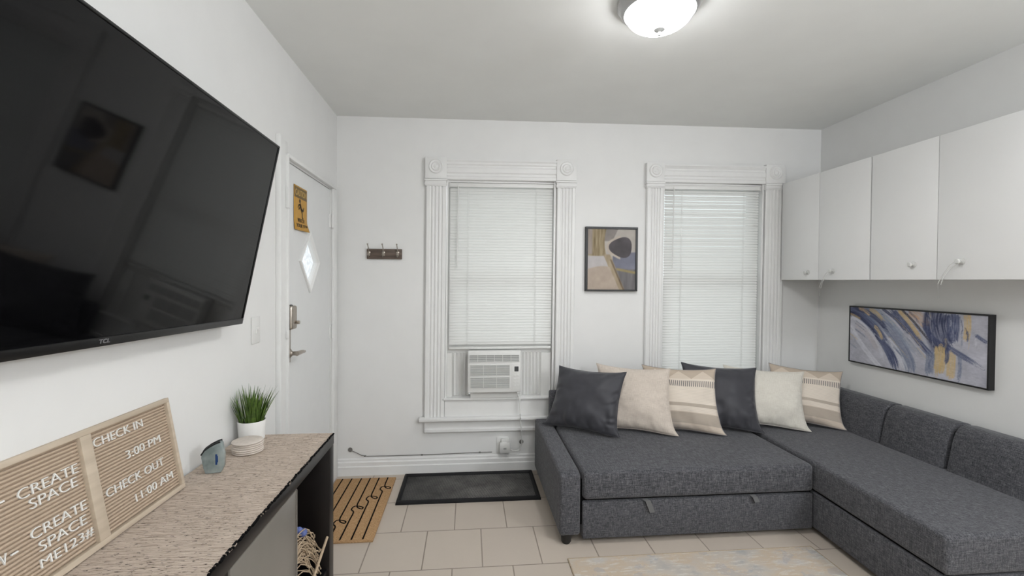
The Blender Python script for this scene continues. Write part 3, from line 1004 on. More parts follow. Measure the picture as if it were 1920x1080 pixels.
# blue bead garland with a frayed twine tassel in the open compartment
SH = .2005
gl = thing('bead_garland', 'blue bead garland with a frayed twine tassel in the open console compartment', 'garland', (-.62, 1.70, SH))
b = MB()
cord = [(-.640, 1.62, SH+.004), (-.640, 1.62, .40), (-.636, 1.645, .488), (-.626, 1.672, .504), (-.615, 1.70, .494), (-.607, 1.735, .468), (-.604, 1.752, .44), (-.612, 1.72, .415), (-.63, 1.66, .40)]
b.tube(cord, .003, 7); obj('cord', b, 'twine', gl)
for i, p in enumerate([(-.628, 1.664, .503), (-.618, 1.694, .496), (-.612, 1.716, .482), (-.606, 1.740, .462), (-.625, 1.645, .455), (-.622, 1.655, .375), (-.618, 1.672, .372)]):
    b = MB(); b.ball(p, .0135 if i % 3 else .0155); obj('bead', b, 'bead_blue', gl)
b = MB()
for k in range(54):
    f = random.random()
    p0 = Vector((-.612+random.uniform(-.012, .008), 1.60+random.uniform(-.01, .02), .36+.10*f+random.uniform(-.02, .02)))
    L = random.uniform(.17, .30); drop = random.uniform(.06, .17)*(L/.25)**2
    rise = random.uniform(.0, .05)
    ph = random.uniform(0, 6)
    pts = []
    for i in range(7):
        t = i/6
        p = p0 + Vector((random.uniform(-.02, .022)*t*.4+.012*t, L*t, rise*4*t*(1-t)-drop*t*t+.006*math.sin(ph+t*7)))
        p.z = max(p.z, SH+.005); p.y = min(p.y, 1.926); p.x = min(p.x, -.592)
        pts.append(p)
    b.tube(pts, random.uniform(.0015, .0024), 5)
    b.ball(pts[-1], .0036, u=6, w=5)
obj('tassel', b, 'twine', gl, label='frayed beige twine strands')
st = thing('wooden_stick', 'thin pale stick leaning in the open console compartment beside the garland', 'stick', (-.60, 1.66, SH))
b = MB(); b.tube([(-.580, 1.60, SH+.005), (-.578, 1.75, .262), (-.574, 1.926, .338)], .0055, 8); obj('shaft', b, 'twine', st)

# ------------------------------------------------------------------ coat rack
cr = thing('coat_rack', 'small brown wooden coat rack with three metal hooks on the back wall', 'coat rack', (-.602, YB, 1.585))
b = MB(); b.rbox(-.724, -.478, YB-.016, YB, 1.551, 1.624, .002, 2); obj('board', b, 'walnut', cr)
for x in (-.708, -.607, -.507):
    b = MB()
    b.lathe([(.010, 0), (.010, -.003), (.006, -.005), (.001, -.006)], (x, YB-.016, 1.598), 'y', 14)
    b.tube([(x, YB-.018, 1.600), (x, YB-.028, 1.612), (x-.001, YB-.042, 1.636), (x-.002, YB-.056, 1.652)], .0034, 7)
    b.tube([(x, YB-.018, 1.598), (x, YB-.022, 1.580), (x, YB-.032, 1.567), (x, YB-.044, 1.570), (x, YB-.050, 1.582)], .0038, 7)
    b.ball((x-.002, YB-.057, 1.654), .006); b.ball((x, YB-.050, 1.583), .0058)
    b.rbox(x-.008, x+.008, YB-.019, YB-.0155, 1.572, 1.606, .002, 1)
    obj('hook', b, 'brushed_nickel', cr)

# ------------------------------------------------------------------ framed pictures
def paint_grid(name, parent, P00, eu, ev, nx, ny, img):
    vs = [P00 + eu*(i/(nx-1)) + ev*(j/(ny-1)) for j in range(ny) for i in range(nx)]
    fs = [(j*nx+i, j*nx+i+1, (j+1)*nx+i+1, (j+1)*nx+i) for j in range(ny-1) for i in range(nx-1)]
    b = MB(); b.add(vs, fs)
    FIXN[0] = False
    o = obj(name, b, 'canvas_paint', parent, smooth=False)
    FIXN[0] = True
    at = o.data.color_attributes.new('paint', 'FLOAT_COLOR', 'POINT')
    c = img/255.0
    lin = np.where(c <= .04045, c/12.92, ((c+.055)/1.055)**2.4)
    flat = np.ones((nx*ny, 4), dtype=np.float32); flat[:, :3] = lin.reshape(-1, 3)
    at.data.foreach_set('color', flat.ravel())
    return o

rng = np.random.default_rng(3)
def vnoise(nx, ny, fx, fy, seed, oct=3):
    r = np.random.default_rng(seed)
    out = np.zeros((ny, nx)); amp = 1; tot = 0
    for k in range(oct):
        gx, gy = max(2, int(fx*2**k)+2), max(2, int(fy*2**k)+2)
        g = r.random((gy, gx))
        x = np.linspace(0, gx-1.001, nx); y = np.linspace(0, gy-1.001, ny)
        xi, yi = x.astype(int), y.astype(int); xf_, yf_ = x-xi, y-yi
        xf_ = xf_*xf_*(3-2*xf_); yf_ = yf_*yf_*(3-2*yf_)
        a = g[np.ix_(yi, xi)]; bq = g[np.ix_(yi, xi+1)]; c = g[np.ix_(yi+1, xi)]; d = g[np.ix_(yi+1, xi+1)]
        out += amp*((a*(1-xf_)+bq*xf_)*(1-yf_)[:, None]+(c*(1-xf_)+d*xf_)*yf_[:, None])
        tot += amp; amp *= .5
    return out/tot

def brush(img, U, V, pts, width, col, alpha=1.0, streak=.5, seed=0, soft=.25):
    """a brush stroke along a polyline (u, v in picture units with true aspect)"""
    pts = np.array(pts, float)
    # refine by Catmull-Rom
    P = np.vstack([2*pts[0]-pts[1], pts, 2*pts[-1]-pts[-2]])
    cur = []
    for i in range(1, len(P)-2):
        for t in np.linspace(0, 1, 14, endpoint=False):
            p0, p1, p2, p3 = P[i-1], P[i], P[i+1], P[i+2]
            cur.append(.5*((2*p1)+(-p0+p2)*t+(2*p0-5*p1+4*p2-p3)*t*t+(-p0+3*p1-3*p2+p3)*t**3))
    cur.append(P[-2]); cur = np.array(cur)
    best = np.full(U.shape, 9.0); sd = np.zeros(U.shape); al = np.zeros(U.shape)
    for i in range(len(cur)-1):
        a, c = cur[i], cur[i+1]; d = c-a; L2 = (d@d)+1e-12
        t = np.clip(((U-a[0])*d[0]+(V-a[1])*d[1])/L2, 0, 1)
        ex, ey = U-(a[0]+t*d[0]), V-(a[1]+t*d[1])
        dd = np.hypot(ex, ey); k = dd < best
        best = np.where(k, dd, best); sd = np.where(k, np.sign(d[0]*ey-d[1]*ex)*dd, sd); al = np.where(k, (i+t)/(len(cur)-1), al)
    w = width*np.interp(al, [0, .08, .85, 1], [.75, 1, .9, .6])
    e = best/w
    r = np.random.default_rng(seed+11)
    tab = r.random((7, 64))
    a1 = (sd/width*.5+.5)*40
    i0 = np.clip(a1.astype(int), 0, 62); fr_ = np.clip(a1-i0, 0, 1)
    b0 = np.clip((al*5).astype(int), 0, 5); bf = np.clip(al*5-b0, 0, 1)
    s = (tab[b0, i0]*(1-fr_)+tab[b0, i0+1]*fr_)*(1-bf)+(tab[b0+1, i0]*(1-fr_)+tab[b0+1, i0+1]*fr_)*bf
    s2 = tab[6, i0]*(1-fr_)+tab[6, i0+1]*fr_
    e = e + 14*np.clip(al-(.76+.26*s2), 0, 1) + 14*np.clip(.10*s2-al, 0, 1)
    mask = np.clip((1-e)/soft, 0, 1)*np.clip(alpha*(1-streak)+alpha*streak*np.clip((s-.3)*3, 0, 1), 0, 1)
    return img*(1-mask[..., None])+np.array(col, float)*mask[..., None]

# wide canvas on the right wall
PW = thing('framed_painting', 'wide abstract painting in navy, grey and gold on the right wall', 'painting', (XR, 2.568, 1.04))
PY0, PY1, PZ0, PZ1, PX = 2.128, 3.012, .846, 1.244, XR-.036
b = MB()
for (y0, y1, z0, z1) in ((PY0, PY1, PZ1-.009, PZ1), (PY0, PY1, PZ0, PZ0+.009), (PY0, PY0+.009, PZ0+.009, PZ1-.009), (PY1-.009, PY1, PZ0+.009, PZ1-.009)):
    b.box(PX, XR, y0, y1, z0, z1)
obj('frame', b, 'black_frame', PW, smooth=False)
nx, ny = 300, 140
AS = (PY1-PY0)/(PZ1-PZ0)
uu, vv2 = np.meshgrid(np.linspace(0, AS, nx), np.linspace(0, 1, ny))
img = np.zeros((ny, nx, 3))+np.array([184, 184, 194.])
n1 = vnoise(nx, ny, 6, 4, 1); n2 = vnoise(nx, ny, 30, 12, 2)
img += ((n1-.5)*40)[..., None] + ((n2-.5)*14)[..., None]
NV, NV2, SL, GD, GD2, WH, LG, PK = (52, 58, 86), (70, 78, 110), (112, 122, 146), (202, 176, 130), (176, 152, 116), (216, 217, 224), (168, 168, 178), (200, 186, 182)
A = AS
def S(pts, w, c, **k):
    global img
    img = brush(img, uu, vv2, [(p[0]*A, p[1]) for p in pts], w, c, **k)
S([(.02, .10), (.12, .0), (.2, -.1)], .12, LG, seed=1, alpha=.7)
S([(.0, .66), (.10, .36), (.24, .06), (.3, -.05)], .055, WH, seed=2, alpha=.9)
S([(.05, .7), (.17, .55), (.27, .25)], .07, PK, seed=3, alpha=.35)
S([(-.02, .8), (.07, .77), (.17, .63), (.26, .40), (.31, .1)], .05, WH, seed=4, alpha=.6)
S([(-.02, .97), (.12, .84), (.25, .60), (.36, .26), (.42, -.05)], .10, NV2, seed=5, alpha=.95, streak=.35)
S([(-.02, .90), (.08, .85), (.20, .64), (.29, .38)], .035, NV, seed=6)
S([(-.01, .88), (.06, .83), (.11, .78)], .022, GD2, seed=7)
S([(.10, 1.02), (.24, .84), (.38, .60), (.50, .20), (.52, -.05)], .12, SL, seed=8, alpha=.85)
S([(.33, .5), (.42, .28), (.50, -.02)], .07, WH, seed=9, alpha=.8, streak=.8)
S([(.20, 1.02), (.36, .78), (.48, .50), (.58, .30)], .06, (150, 158, 176), seed=10, alpha=.9)
S([(.04, 1.0), (.16, .92), (.27, .78), (.34, .62)], .05, NV, seed=11, alpha=.9)
S([(.08, 1.0), (.14, .94), (.19, .87)], .04, (206, 176, 140), seed=12, alpha=.95, streak=.7)
S([(.18, 1.0), (.25, .90), (.30, .80)], .045, GD, seed=13, alpha=.9, streak=.7)
S([(.225, .70), (.265, .60), (.30, .46)], .035, GD, seed=14, alpha=.95, streak=.6)
S([(.36, 1.0), (.48, .76), (.60, .46), (.68, .3)], .06, NV2, seed=15, alpha=.95)
S([(.28, 1.02), (.40, .84), (.5, .62)], .03, NV, seed=16, alpha=.8)
S([(.46, .60), (.56, .40), (.64, .18)], .06, (176, 176, 184), seed=17, alpha=.8)
S([(.42, 1.0), (.50, .82), (.60, .54)], .042, GD, seed=18, alpha=1, streak=.45)
S([(.50, 1.02), (.58, .90), (.64, .76)], .10, (202, 168, 140), seed=19, alpha=.95, streak=.8)
S([(.44, 1.02), (.54, .82), (.66, .52)], .022, (60, 56, 62), seed=20, alpha=.9)
S([(.70, 1.02), (.69, .8), (.72, .55), (.75, .42)], .22, NV, seed=21, alpha=.92, streak=.5)
S([(.80, 1.0), (.80, .75), (.79, .55)], .10, NV2, seed=22, alpha=.9)
S([(.60, .82), (.68, .58), (.80, .46), (.98, .26)], .05, NV2, seed=23, alpha=.9)
S([(.88, 1.02), (.885, .8), (.875, .60)], .055, GD, seed=24, alpha=.95, streak=.5)
S([(.95, 1.0), (.96, .7), (.94, .5)], .09, (186, 186, 194), seed=25, alpha=.8)
S([(.93, .72), (1.0, .62)], .03, NV2, seed=26, alpha=.8)
S([(.66, .40), (.655, .2), (.645, .02)], .08, SL, seed=27, alpha=.9)
S([(.72, .50), (.72, .25), (.71, .05)], .095, GD, seed=28, alpha=.98, streak=.3)
S([(.79, .42), (.79, .2), (.785, .0)], .075, (206, 182, 140), seed=29, alpha=.95, streak=.3)
S([(.76, .55), (.765, .36), (.76, .24)], .035, NV2, seed=30, alpha=.9)
S([(.84, .42), (.845, .2), (.835, .0)], .03, SL, seed=31, alpha=.8)
S([(.92, .3), (.93, .15), (.92, .0)], .10, (190, 190, 200), seed=32, alpha=.7)
rs = np.random.default_rng(21)
for k in range(80):                                    # fine dry-brush lines following the sweep of the picture
    x = rs.uniform(-.05, .98); y = rs.uniform(.05, 1.0)
    right = x > .62
    L = rs.uniform(.05, .16)
    if x > .6 and y < .6: continue
    if right: dx, dy = rs.uniform(-.012, .012), -L*1.6
    else: dx, dy = L*.75, -L*(.9+1.6*x)
    if y < .45 and x < .6: y += .3
    dark = .35+.65*np.clip(y-.2+.3*(x > .12), 0, 1)
    c = [NV, NV2, SL, GD, WH, LG][int(rs.choice(6, p=[.22, .18, .2, .14, .14, .12]))]
    S([(x, y), (x+dx*.5+.006, y+dy*.5), (x+dx, y+dy)], rs.uniform(.006, .020), c, seed=100+k, alpha=.6*(dark if c in (NV, NV2) else .8), streak=.7)
n4 = vnoise(nx, ny, 60, 60, 33, 2)
img += ((n4-.5)*18)[..., None]
paint_grid('canvas', PW, Vector((PX+.002, PY1-.008, PZ0+.008)), Vector((0, -(PY1-PY0-.016), 0)), Vector((0, 0, PZ1-PZ0-.016)), nx, ny, np.clip(img, 0, 255))

# portrait abstract between the windows
PV = thing('framed_print', 'black-framed abstract print in grey, ochre and blue between the two windows', 'picture', (1.063, YB, 1.57))
x0, x1, z0, z1 = .864, 1.264, 1.331, 1.811
b = MB()
fw = .017
for (a0, a1, c0, c1) in ((x0, x1, z1-fw, z1), (x0, x1, z0, z0+fw*.7), (x0, x0+fw, z0+fw*.7, z1-fw), (x1-fw, x1, z0+fw*.7, z1-fw)):
    b.rbox(a0, a1, YB-.032, YB, c0, c1, .0015, 1)
obj('frame', b, 'black_frame', PV)
nx, ny = 130, 160
u, v = np.meshgrid(np.linspace(0, 1, nx), np.linspace(0, 1, ny))
img = np.zeros((ny, nx, 3))+np.array([176, 166, 156.])
n1 = vnoise(nx, ny, 8, 10, 5); n2 = vnoise(nx, ny, 26, 4, 6); n3 = vnoise(nx, ny, 5, 5, 8)
def fill(mask, col, tex=None, amp=30):
    global img
    c = np.zeros_like(img)+np.array(col, float)
    if tex is not None: c += ((tex-.5)*amp)[..., None]
    k = np.clip(mask, 0, 1)[..., None]
    img = img*(1-k)+c*k
def sm(x, w=.02): return np.clip(x/w+.5, 0, 1)
fill(sm(v-.55), (178, 172, 164), n1, 20)                                   # upper right ground
fill(sm(v-.80)*sm(.62-u-.6*(.98-v)), (128, 122, 118), n1, 20)              # grey wedge at the top
fill(sm(.40-u+.05*np.sin(v*6))*sm(v-(.555+.35*(u-.2)**2)), (136, 120, 88), n2, 80)   # ochre streaked block
fill(sm(.1-u)*sm(v-.58), (150, 138, 128), n2, 30)
fill(sm(.42-u)*sm(.55-v)*sm(v-.32-.12*u), (186, 182, 182), n1, 16)         # pale blue grey
fill(sm(u-.52-.1*(v-.5))*sm(.62-v)*sm(v-.30), (112, 115, 132), n3, 40)     # blue field
band = .42+.55*(0.50-v)**1.0
fill(sm(.07-np.abs(u-band-.02))*sm(.58-v), (156, 140, 112), n2, 44)        # ochre diagonal
fill(sm(.018-np.abs(u-band-.06))*sm(.5-v), (104, 88, 66), n2, 40)
fill(sm(.34-v+.05*np.sin(u*5))*sm(band-.03-u), (178, 162, 146), n1, 22)    # sand at the lower left
fill(sm(u-band-.08)*sm(.34-v), (104, 102, 104), n2, 30)                    # lower right grey
fill(sm(.02-np.abs(v-.315-.04*np.sin(u*4)))*sm(u-.6), (150, 136, 92), n1, 30)
ex, ey = (u-.70)/.235, (v-.70)/.165
rad = np.sqrt(ex*ex+ey*ey)*(1+.10*np.sin(3*np.arctan2(ey, ex)+1.7))
fill(sm(1.22-rad, .1)*sm(.68-u), (184, 172, 158), n1, 18)
fill(sm(1-rad, .05), (66, 62, 66), n3, 36)                                 # dark pebble
img = img*.85+np.array([152, 145, 140.])*.15
paint_grid('print', PV, Vector((x0+fw-.002, YB-.026, z0+fw*.7-.002)), Vector((x1-x0-2*fw+.004, 0, 0)), Vector((0, 0, z1-z0-fw*1.7+.004)), nx, ny, np.clip(img, 0, 255))

# ------------------------------------------------------------------ air conditioner
ac = thing('air_conditioner', 'white window air conditioner on the sill below the left blind', 'air conditioner', (.19, YB-.08, .546))
AX0, AX1, AZ0, AZ1, AY = -.003, .384, .594, .897, YB-.082
b = MB()
b.rbox(AX0, AX1, AY, AY+.05, AZ0, AZ1, .010, 3)
b.rbox(AX0+.008, AX1-.008, AY+.045, YB+.45, AZ0-.008, AZ1-.008, .006, 2)
b.box(AX0+.02, AX1-.02, YB-.03, YB+.06, .546, AZ0)
obj('casing', b, 'white_plastic', ac)
def grille(nm, gx0, gx1, gz0, gz1, rows, cols, slope=0.0):
    b = MB(); b.box(gx0, gx1, AY-.0012, AY+.002, gz0, gz1, 0)
    g = obj(nm, b, 'vent_dark', ac)
    b = MB()
    for r in range(rows+1):
        z = gz0+(gz1-gz0)*r/rows
        b.box(gx0, gx1, AY-.006, AY-.001, z-.0011, z+.0013)
    for c in range(cols+1):
        x = gx0+(gx1-gx0)*c/cols
        b.box(x-.0018, x+.0018, AY-.0055, AY-.001, gz0, gz1)
    obj('louvre', b, 'white_plastic', g)
grille('outlet_grille', AX0+.012, AX1-.016, .820, .868, 4, 6)
grille('intake_grille', AX0+.018, .300, .722, .795, 9, 3)
grille('intake_grille', AX0+.020, .300, .632, .706, 9, 3)
b = MB(); b.rbox(.312, .376, AY-.0015, AY+.003, .612, .812, .003, 2); cp = obj('control_panel', b, 'white_plastic', ac)
b = MB(); b.rbox(.334, .364, AY-.0035, AY+.001, .748, .784, .002, 1); obj('display', b, 'dark_display', cp)
b = MB()
for k in range(4):
    b.rbox(.330, .346, AY-.0035, AY, .640+.024*k, .652+.024*k, .002, 1); b.rbox(.352, .368, AY-.0035, AY, .640+.024*k, .652+.024*k, .002, 1)
obj('buttons', b, 'white_plastic', cp)
# pleated side curtains
for (px0, px1) in ((-.118, AX0+.008), (AX1-.008, .545)):
    b = MB()
    pr = []
    npl = int((px1-px0)/.013)
    for k in range(npl+1):
        x = px0+(px1-px0)*k/npl
        pr.append((x, YB+.028 if k % 2 else YB+.040))
    pr += [(px1, YB+.046), (px0, YB+.046)]
    b.prism(pr, 'z', .552, .868)
    obj('side_curtain', b, 'white_plastic', ac, smooth=False)
b = MB(); b.box(-.154, .618, YB+.040, YB+.064, .868, .96); b.box(-.154, .618, YB+.04, YB+.06, .545, .560)
b.box(-.154, -.118, YB+.02, YB+.05, .545, .868); b.box(.545, .618, YB+.02, YB+.05, .545, .868)
obj('mounting_frame', b, 'white_plastic', ac)
b = MB()
b.tube([(.375, YB-.05, .60), (.378, YB-.06, .52), (.379, YB-.085, .44), (.380, YB-.082, .40), (.388, YB-.06, .34), (.396, YB-.045, .27), (.398, YB-.035, .20), (.38, YB-.032, .155), (.34, YB-.034, .15), (.31, YB-.036, .165)], .0045, 8)
obj('power_cord', b, 'cord_white', ac)

# ------------------------------------------------------------------ outlet and wall cable
ol = thing('wall_outlet', 'white wall outlet with a bulky plug below the window stool', 'outlet', (.257, YB, .185))
b = MB(); b.rbox(.214, .300, YB-.007, YB, .128, .248, .003, 2); obj('cover_plate', b, 'white_plastic', ol)
b = MB(); b.rbox(.236, .312, YB-.045, YB-.006, .140, .218, .006, 2); b.rbox(.246, .306, YB-.030, YB-.006, .216, .240, .004, 2)
pg = obj('plug', b, 'white_plastic', ol)
b = MB(); b.rbox(.262, .284, YB-.048, YB-.044, .168, .182, .001, 1); obj('test_button', b, 'vent_dark', pg)
for i, (x, z, lab) in enumerate(((-.838, .181, 'round grey cable grommet at the left end of the thin wall cable'), (.398, .207, 'round dark cable grommet on the back wall beside the sofa arm'))):
    b = MB(); b.lathe([(.0005, 0), (.015, 0), (.0165, -.002), (.015, -.006), (.006, -.007), (.0005, -.0055)], (x, YB-.0002, z), 'y', 20)
    tag(obj('cable_grommet', b, 'cable_grey'), lab, 'grommet', 'cable grommets')
wc = thing('wall_cable', 'thin grey cable stapled along the wall above the baseboard', 'cable', (-.3, YB, .13))
b = MB(); b.tube([(-.838, YB-.008, .181), (-.80, YB-.007, .163), (-.76, YB-.006, .141), (-.72, YB-.004, .131), (-.5, YB-.004, .130), (-.2, YB-.004, .132), (.05, YB-.004, .136), (.18, YB-.004, .137)], .0028, 7)
obj('wire', b, 'cable_grey', wc)
for x, z in ((-.735, .133), (.09, .137), (-.33, .131)):
    b = MB(); b.rbox(x-.007, x+.007, YB-.008, YB, z-.005, z+.005, .001, 1); obj('staple', b, 'cable_grey', wc)

# ------------------------------------------------------------------ wall cupboards
def make_cupboard(label, ya, yb2, yk_a, yk_b, zk_a, zk_b):
    """two-door unit; ya nearer the window, yb2 nearer the camera"""
    R = thing('wall_cabinet', label, 'cabinet', ((2.40+XR)/2, (ya+yb2)/2, 1.425), 'wall cabinets')
    b = MB(); b.box(2.418, XR, yb2+.002, ya-.002, 1.427, 2.160); obj('cabinet_body', b, 'laminate', R, smooth=False)
    mid = {0: 2.925, 1: 2.127}[0 if ya > 3 else 1]
    for (d0, d1, yk, zk) in ((mid+.0015, ya-.002, yk_a, zk_a), (yb2+.002, mid-.0015, yk_b, zk_b)):
        b = MB(); b.rbox(2.400, 2.417, d0, d1, 1.425, 2.163, .0012, 2)
        dd = obj('cabinet_door', b, 'laminate', R)
        b = MB(); b.lathe([(.0165, 0), (.0165, -.003), (.007, -.006), (.006, -.014), (.012, -.020), (.0135, -.026), (.010, -.030), (.0005, -.031)], (2.400, yk, zk), 'x', 24)
        obj('knob', b, 'knob_white', dd)
    return R
make_cupboard('white two-door wall cabinet in the corner next to the right window', 3.300, 2.522, 3.02, 2.797, 1.478, 1.484)
make_cupboard('white two-door wall cabinet nearer the camera, above the wide painting', 2.518, 1.735, 2.25, 2.008, 1.507, 1.514)
def pull_string(label, y, z, yend, zend):
    R = thing('pull_string', label, 'string', (2.385, y, z), 'strings on cabinet knobs')
    b = MB()
    x = 2.387
    dy = yend-y
    b.tube([(x, y, z+.010), (x-.004, y+.012, z+.004), (x-.006, y+dy*.45, z-.018), (x-.005, y+dy*.85, z-.07), (x-.004, y+dy*1.05, z-.11), (x-.003, yend, zend)], .0016, 6)
    b.tube([(x, y, z-.010), (x-.004, y+.010, z-.014), (x-.006, y+dy*.40, z-.03), (x-.005, y+dy*.75, z-.075), (x-.004, y+dy*.9, z-.115)], .0014, 6)
    b.lathe([(.0095, -.002), (.0105, 0), (.0095, .002)], (x+.002, y, z), 'x', 16)
    obj('loop', b, 'cord_white', R)
pull_string('white string looped on the knob of the corner wall cabinet', 2.797, 1.484, 2.888, 1.318)
pull_string('white string looped on the knob of the nearer wall cabinet', 2.008, 1.514, 2.100, 1.328)

# ------------------------------------------------------------------ ceiling lamp
LC = (.790, 1.858)
lz = ceil_z(LC[0])
cl = thing('ceiling_light', 'round flush ceiling light with a glowing frosted bowl and metal rim', 'ceiling light', (LC[0], LC[1], lz))
b = MB()
b.lathe([(.150, .004), (.166, .0), (.173, -.008), (.173, -.020), (.165, -.027), (.161, -.036), (.153, -.050), (.145, -.056), (.136, -.050)], (LC[0], LC[1], lz), 'z', 64)
obj('metal_rim', b, 'lamp_metal', cl)
b = MB()
prof = [(.1395, -.046)]
for k in range(1, 14):
    a = k/14*PI/2
    prof.append((.1395*math.cos(a)**.9, -.046-.078*math.sin(a)))
prof.append((.002, -.124))
b.lathe(prof, (LC[0], LC[1], lz), 'z', 64)
obj('glass_bowl', b, 'lamp_bowl', cl)
b = MB(); b.lathe([(.0005, -.118), (.0215, -.122), (.0225, -.126), (.014, -.131), (.007, -.134), (.005, -.138), (.0075, -.143), (.006, -.149), (.0005, -.151)], (LC[0], LC[1], lz), 'z', 28)
obj('finial', b, 'vent_dark', cl)
sp = lamp('ceiling_lamp_light', 'SPOT', (LC[0], LC[1], lz-.20), 14.0, .05, (0.985, 0.985, 1.0))
sp.data.spot_size = math.radians(164); sp.data.spot_blend = .5

# ------------------------------------------------------------------ floor coverings
cm = thing('doormat', 'tan coir doormat with looping black lines in front of the entry door', 'doormat', (-.72, 2.85, 0))
b = MB(); b.rbox(-.905, -.500, 2.468, 3.250, 0, .014, .003, 2); obj('coir_pile', b, 'coir', cm)
b = MB()
def matline(pts):
    P = [Vector((p[0], p[1], .0142)) for p in pts]
    cur = []
    Q = [P[0]*2-P[1]]+P+[P[-1]*2-P[-2]]
    for i in range(1, len(Q)-2):
        for t in [k/8 for k in range(8)]:
            p0, p1, p2, p3 = Q[i-1], Q[i], Q[i+1], Q[i+2]
            cur.append(.5*((2*p1)+(-p0+p2)*t+(2*p0-5*p1+4*p2-p3)*t*t+(-p0+3*p1-3*p2+p3)*t**3))
    cur.append(P[-1])
    vs = []
    for i, p in enumerate(cur):
        d = cur[min(i+1, len(cur)-1)]-cur[max(i-1, 0)]
        if d.length < 1e-6: d = Vector((0, 1, 0))
        d.normalize(); nn = Vector((-d.y, d.x, 0))*.0042
        vs += [p-nn, p+nn, p+nn+Vector((0, 0, .001)), p-nn+Vector((0, 0, .001))]
    fs = []
    for i in range(len(cur)-1):
        a = 4*i
        fs += [(a+2, a+3, a+7, a+6), (a, a+4, a+7, a+3), (a+1, a+2, a+6, a+5)]
    b.add(vs, fs)
def mat_curve(x, yl, flip):
    pts = [(x, 2.475), (x, 2.6)]
    if yl:
        s = .022*flip
        pts += [(x, yl-.16), (x, yl-.07), (x-s*.9, yl-.035), (x-s*.6, yl+.002), (x+s*.6, yl+.004), (x+s*1.9, yl-.012), (x+s*1.8, yl-.032), (x+s*.5, yl-.012), (x, yl+.03), (x, yl+.10)]
        pts += [(x, 3.18 if yl < 3.1 else 3.22), (x, 3.245)]
    else: pts += [(x, 3.0), (x, 3.245)]
    matline(pts)
for x, yl, fl in ((-.862, 0, 1), (-.800, 2.62, 1), (-.735, 2.68, 1), (-.675, 2.84, 1), (-.615, 2.965, 1), (-.555, 3.10, 1)): mat_curve(x, yl, fl)
FIXN[0] = False
obj('line_pattern', b, 'slate_line', cm, smooth=False)
FIXN[0] = True

bt = thing('boot_tray', 'black rubber boot tray with a dusty ridged floor beside the sofa arm', 'boot tray', (.02, 3.07, 0))
b = MB(); TX0, TX1, TY0, TY1 = -.445, .472, 2.866, 3.290
b.box(TX0+.02, TX1-.02, TY0+.02, TY1-.02, .0, .006); obj('tray_base', b, 'tray_floor', bt)
b = MB()
rm = [(0, 0), (0, .010), (.006, .020), (.016, .022), (.024, .014), (.028, .004), (.028, 0)]
vs = []; m_ = len(rm)
for (cx_, cy_, sx, sy) in ((TX0, TY0, 1, 1), (TX1, TY0, -1, 1), (TX1, TY1, -1, -1), (TX0, TY1, 1, -1)):
    for d, z in rm: vs.append((cx_+sx*d, cy_+sy*d, z))
fs = []
for c in range(4):
    for k in range(m_):
        a0, a1 = c*m_+k, c*m_+(k+1) % m_
        c0, c1 = ((c+1) % 4)*m_+k, ((c+1) % 4)*m_+(k+1) % m_
        fs.append((a0, a1, c1, c0))
b.add(vs, fs); obj('tray_rim', b, 'black_rubber', bt)

rg = thing('area_rug', 'thin faded beige and grey-blue area rug on the tiles before the sofa', 'rug', (1.16, 1.5, 0))
b = MB(); b.rbox(.507, 1.818, .40, 2.235, 0, .005, .002, 1); obj('pile', b, 'rug_pile', rg)
b = MB()
for (a0, a1, c0, c1) in ((.507, 1.818, 2.231, 2.237), (.507, 1.818, .398, .404), (.505, .511, .40, 2.235), (1.814, 1.820, .40, 2.235)):
    b.rbox(a0, a1, c0, c1, 0, .0062, .001, 1)
obj('bound_edge', b, 'rug_edge', rg)

# ------------------------------------------------------------------ corner sofa
sf = thing('corner_sofa', 'charcoal grey fabric corner sofa with chaise along the right wall', 'sofa', (1.6, 2.6, 0))
SFX = 1.925
# arm
b = MB(); b.prism([(2.352, .050), (3.275, .050), (3.275, .400), (2.40, .388), (2.352, .376)], 'x', .488, .600, .016, 4)
obj('armrest', b, 'sofa_cloth', sf)
b = MB(); b.rbox(.612, SFX, 2.345, 3.14, .238, .392, .026, 4)
bmx = b
obj('seat', b, 'sofa_cloth', sf)
b = MB(); b.rbox(.612, SFX-.002, 2.352, 3.20, .030, .228, .008, 3)
obj('drawer_base', b, 'sofa_cloth', sf)
b = MB(); b.box(.600, SFX, 2.375, 3.20, .10, .34); obj('seam_gap', b, 'dark_gap', sf)
for (x, dx, dz, ln) in ((.955, .030, -.058, .05), (1.565, .014, -.026, .03)):
    b = MB()
    w = .028
    pts = [(x-w*.2, 2.352, .235), (x+dx*.3, 2.338, .228), (x+dx, 2.330, .228+dz)]
    vs = []
    for p in pts: vs += [(p[0]-w*.5, p[1], p[2]), (p[0]+w*.5, p[1], p[2]+.002), (p[0]+w*.5, p[1]-.002, p[2]+.002), (p[0]-w*.5, p[1]-.002, p[2])]
    fs = [(0, 1, 2, 3), (8, 11, 10, 9)]
    for i in range(2):
        for k in range(4): fs.append((4*i+k, 4*i+(k+1) % 4, 4*i+4+(k+1) % 4, 4*i+4+k))
    b.add(vs, fs); obj('pull_tab', b, 'grey_plastic', sf, label='light grey fabric pull tab')
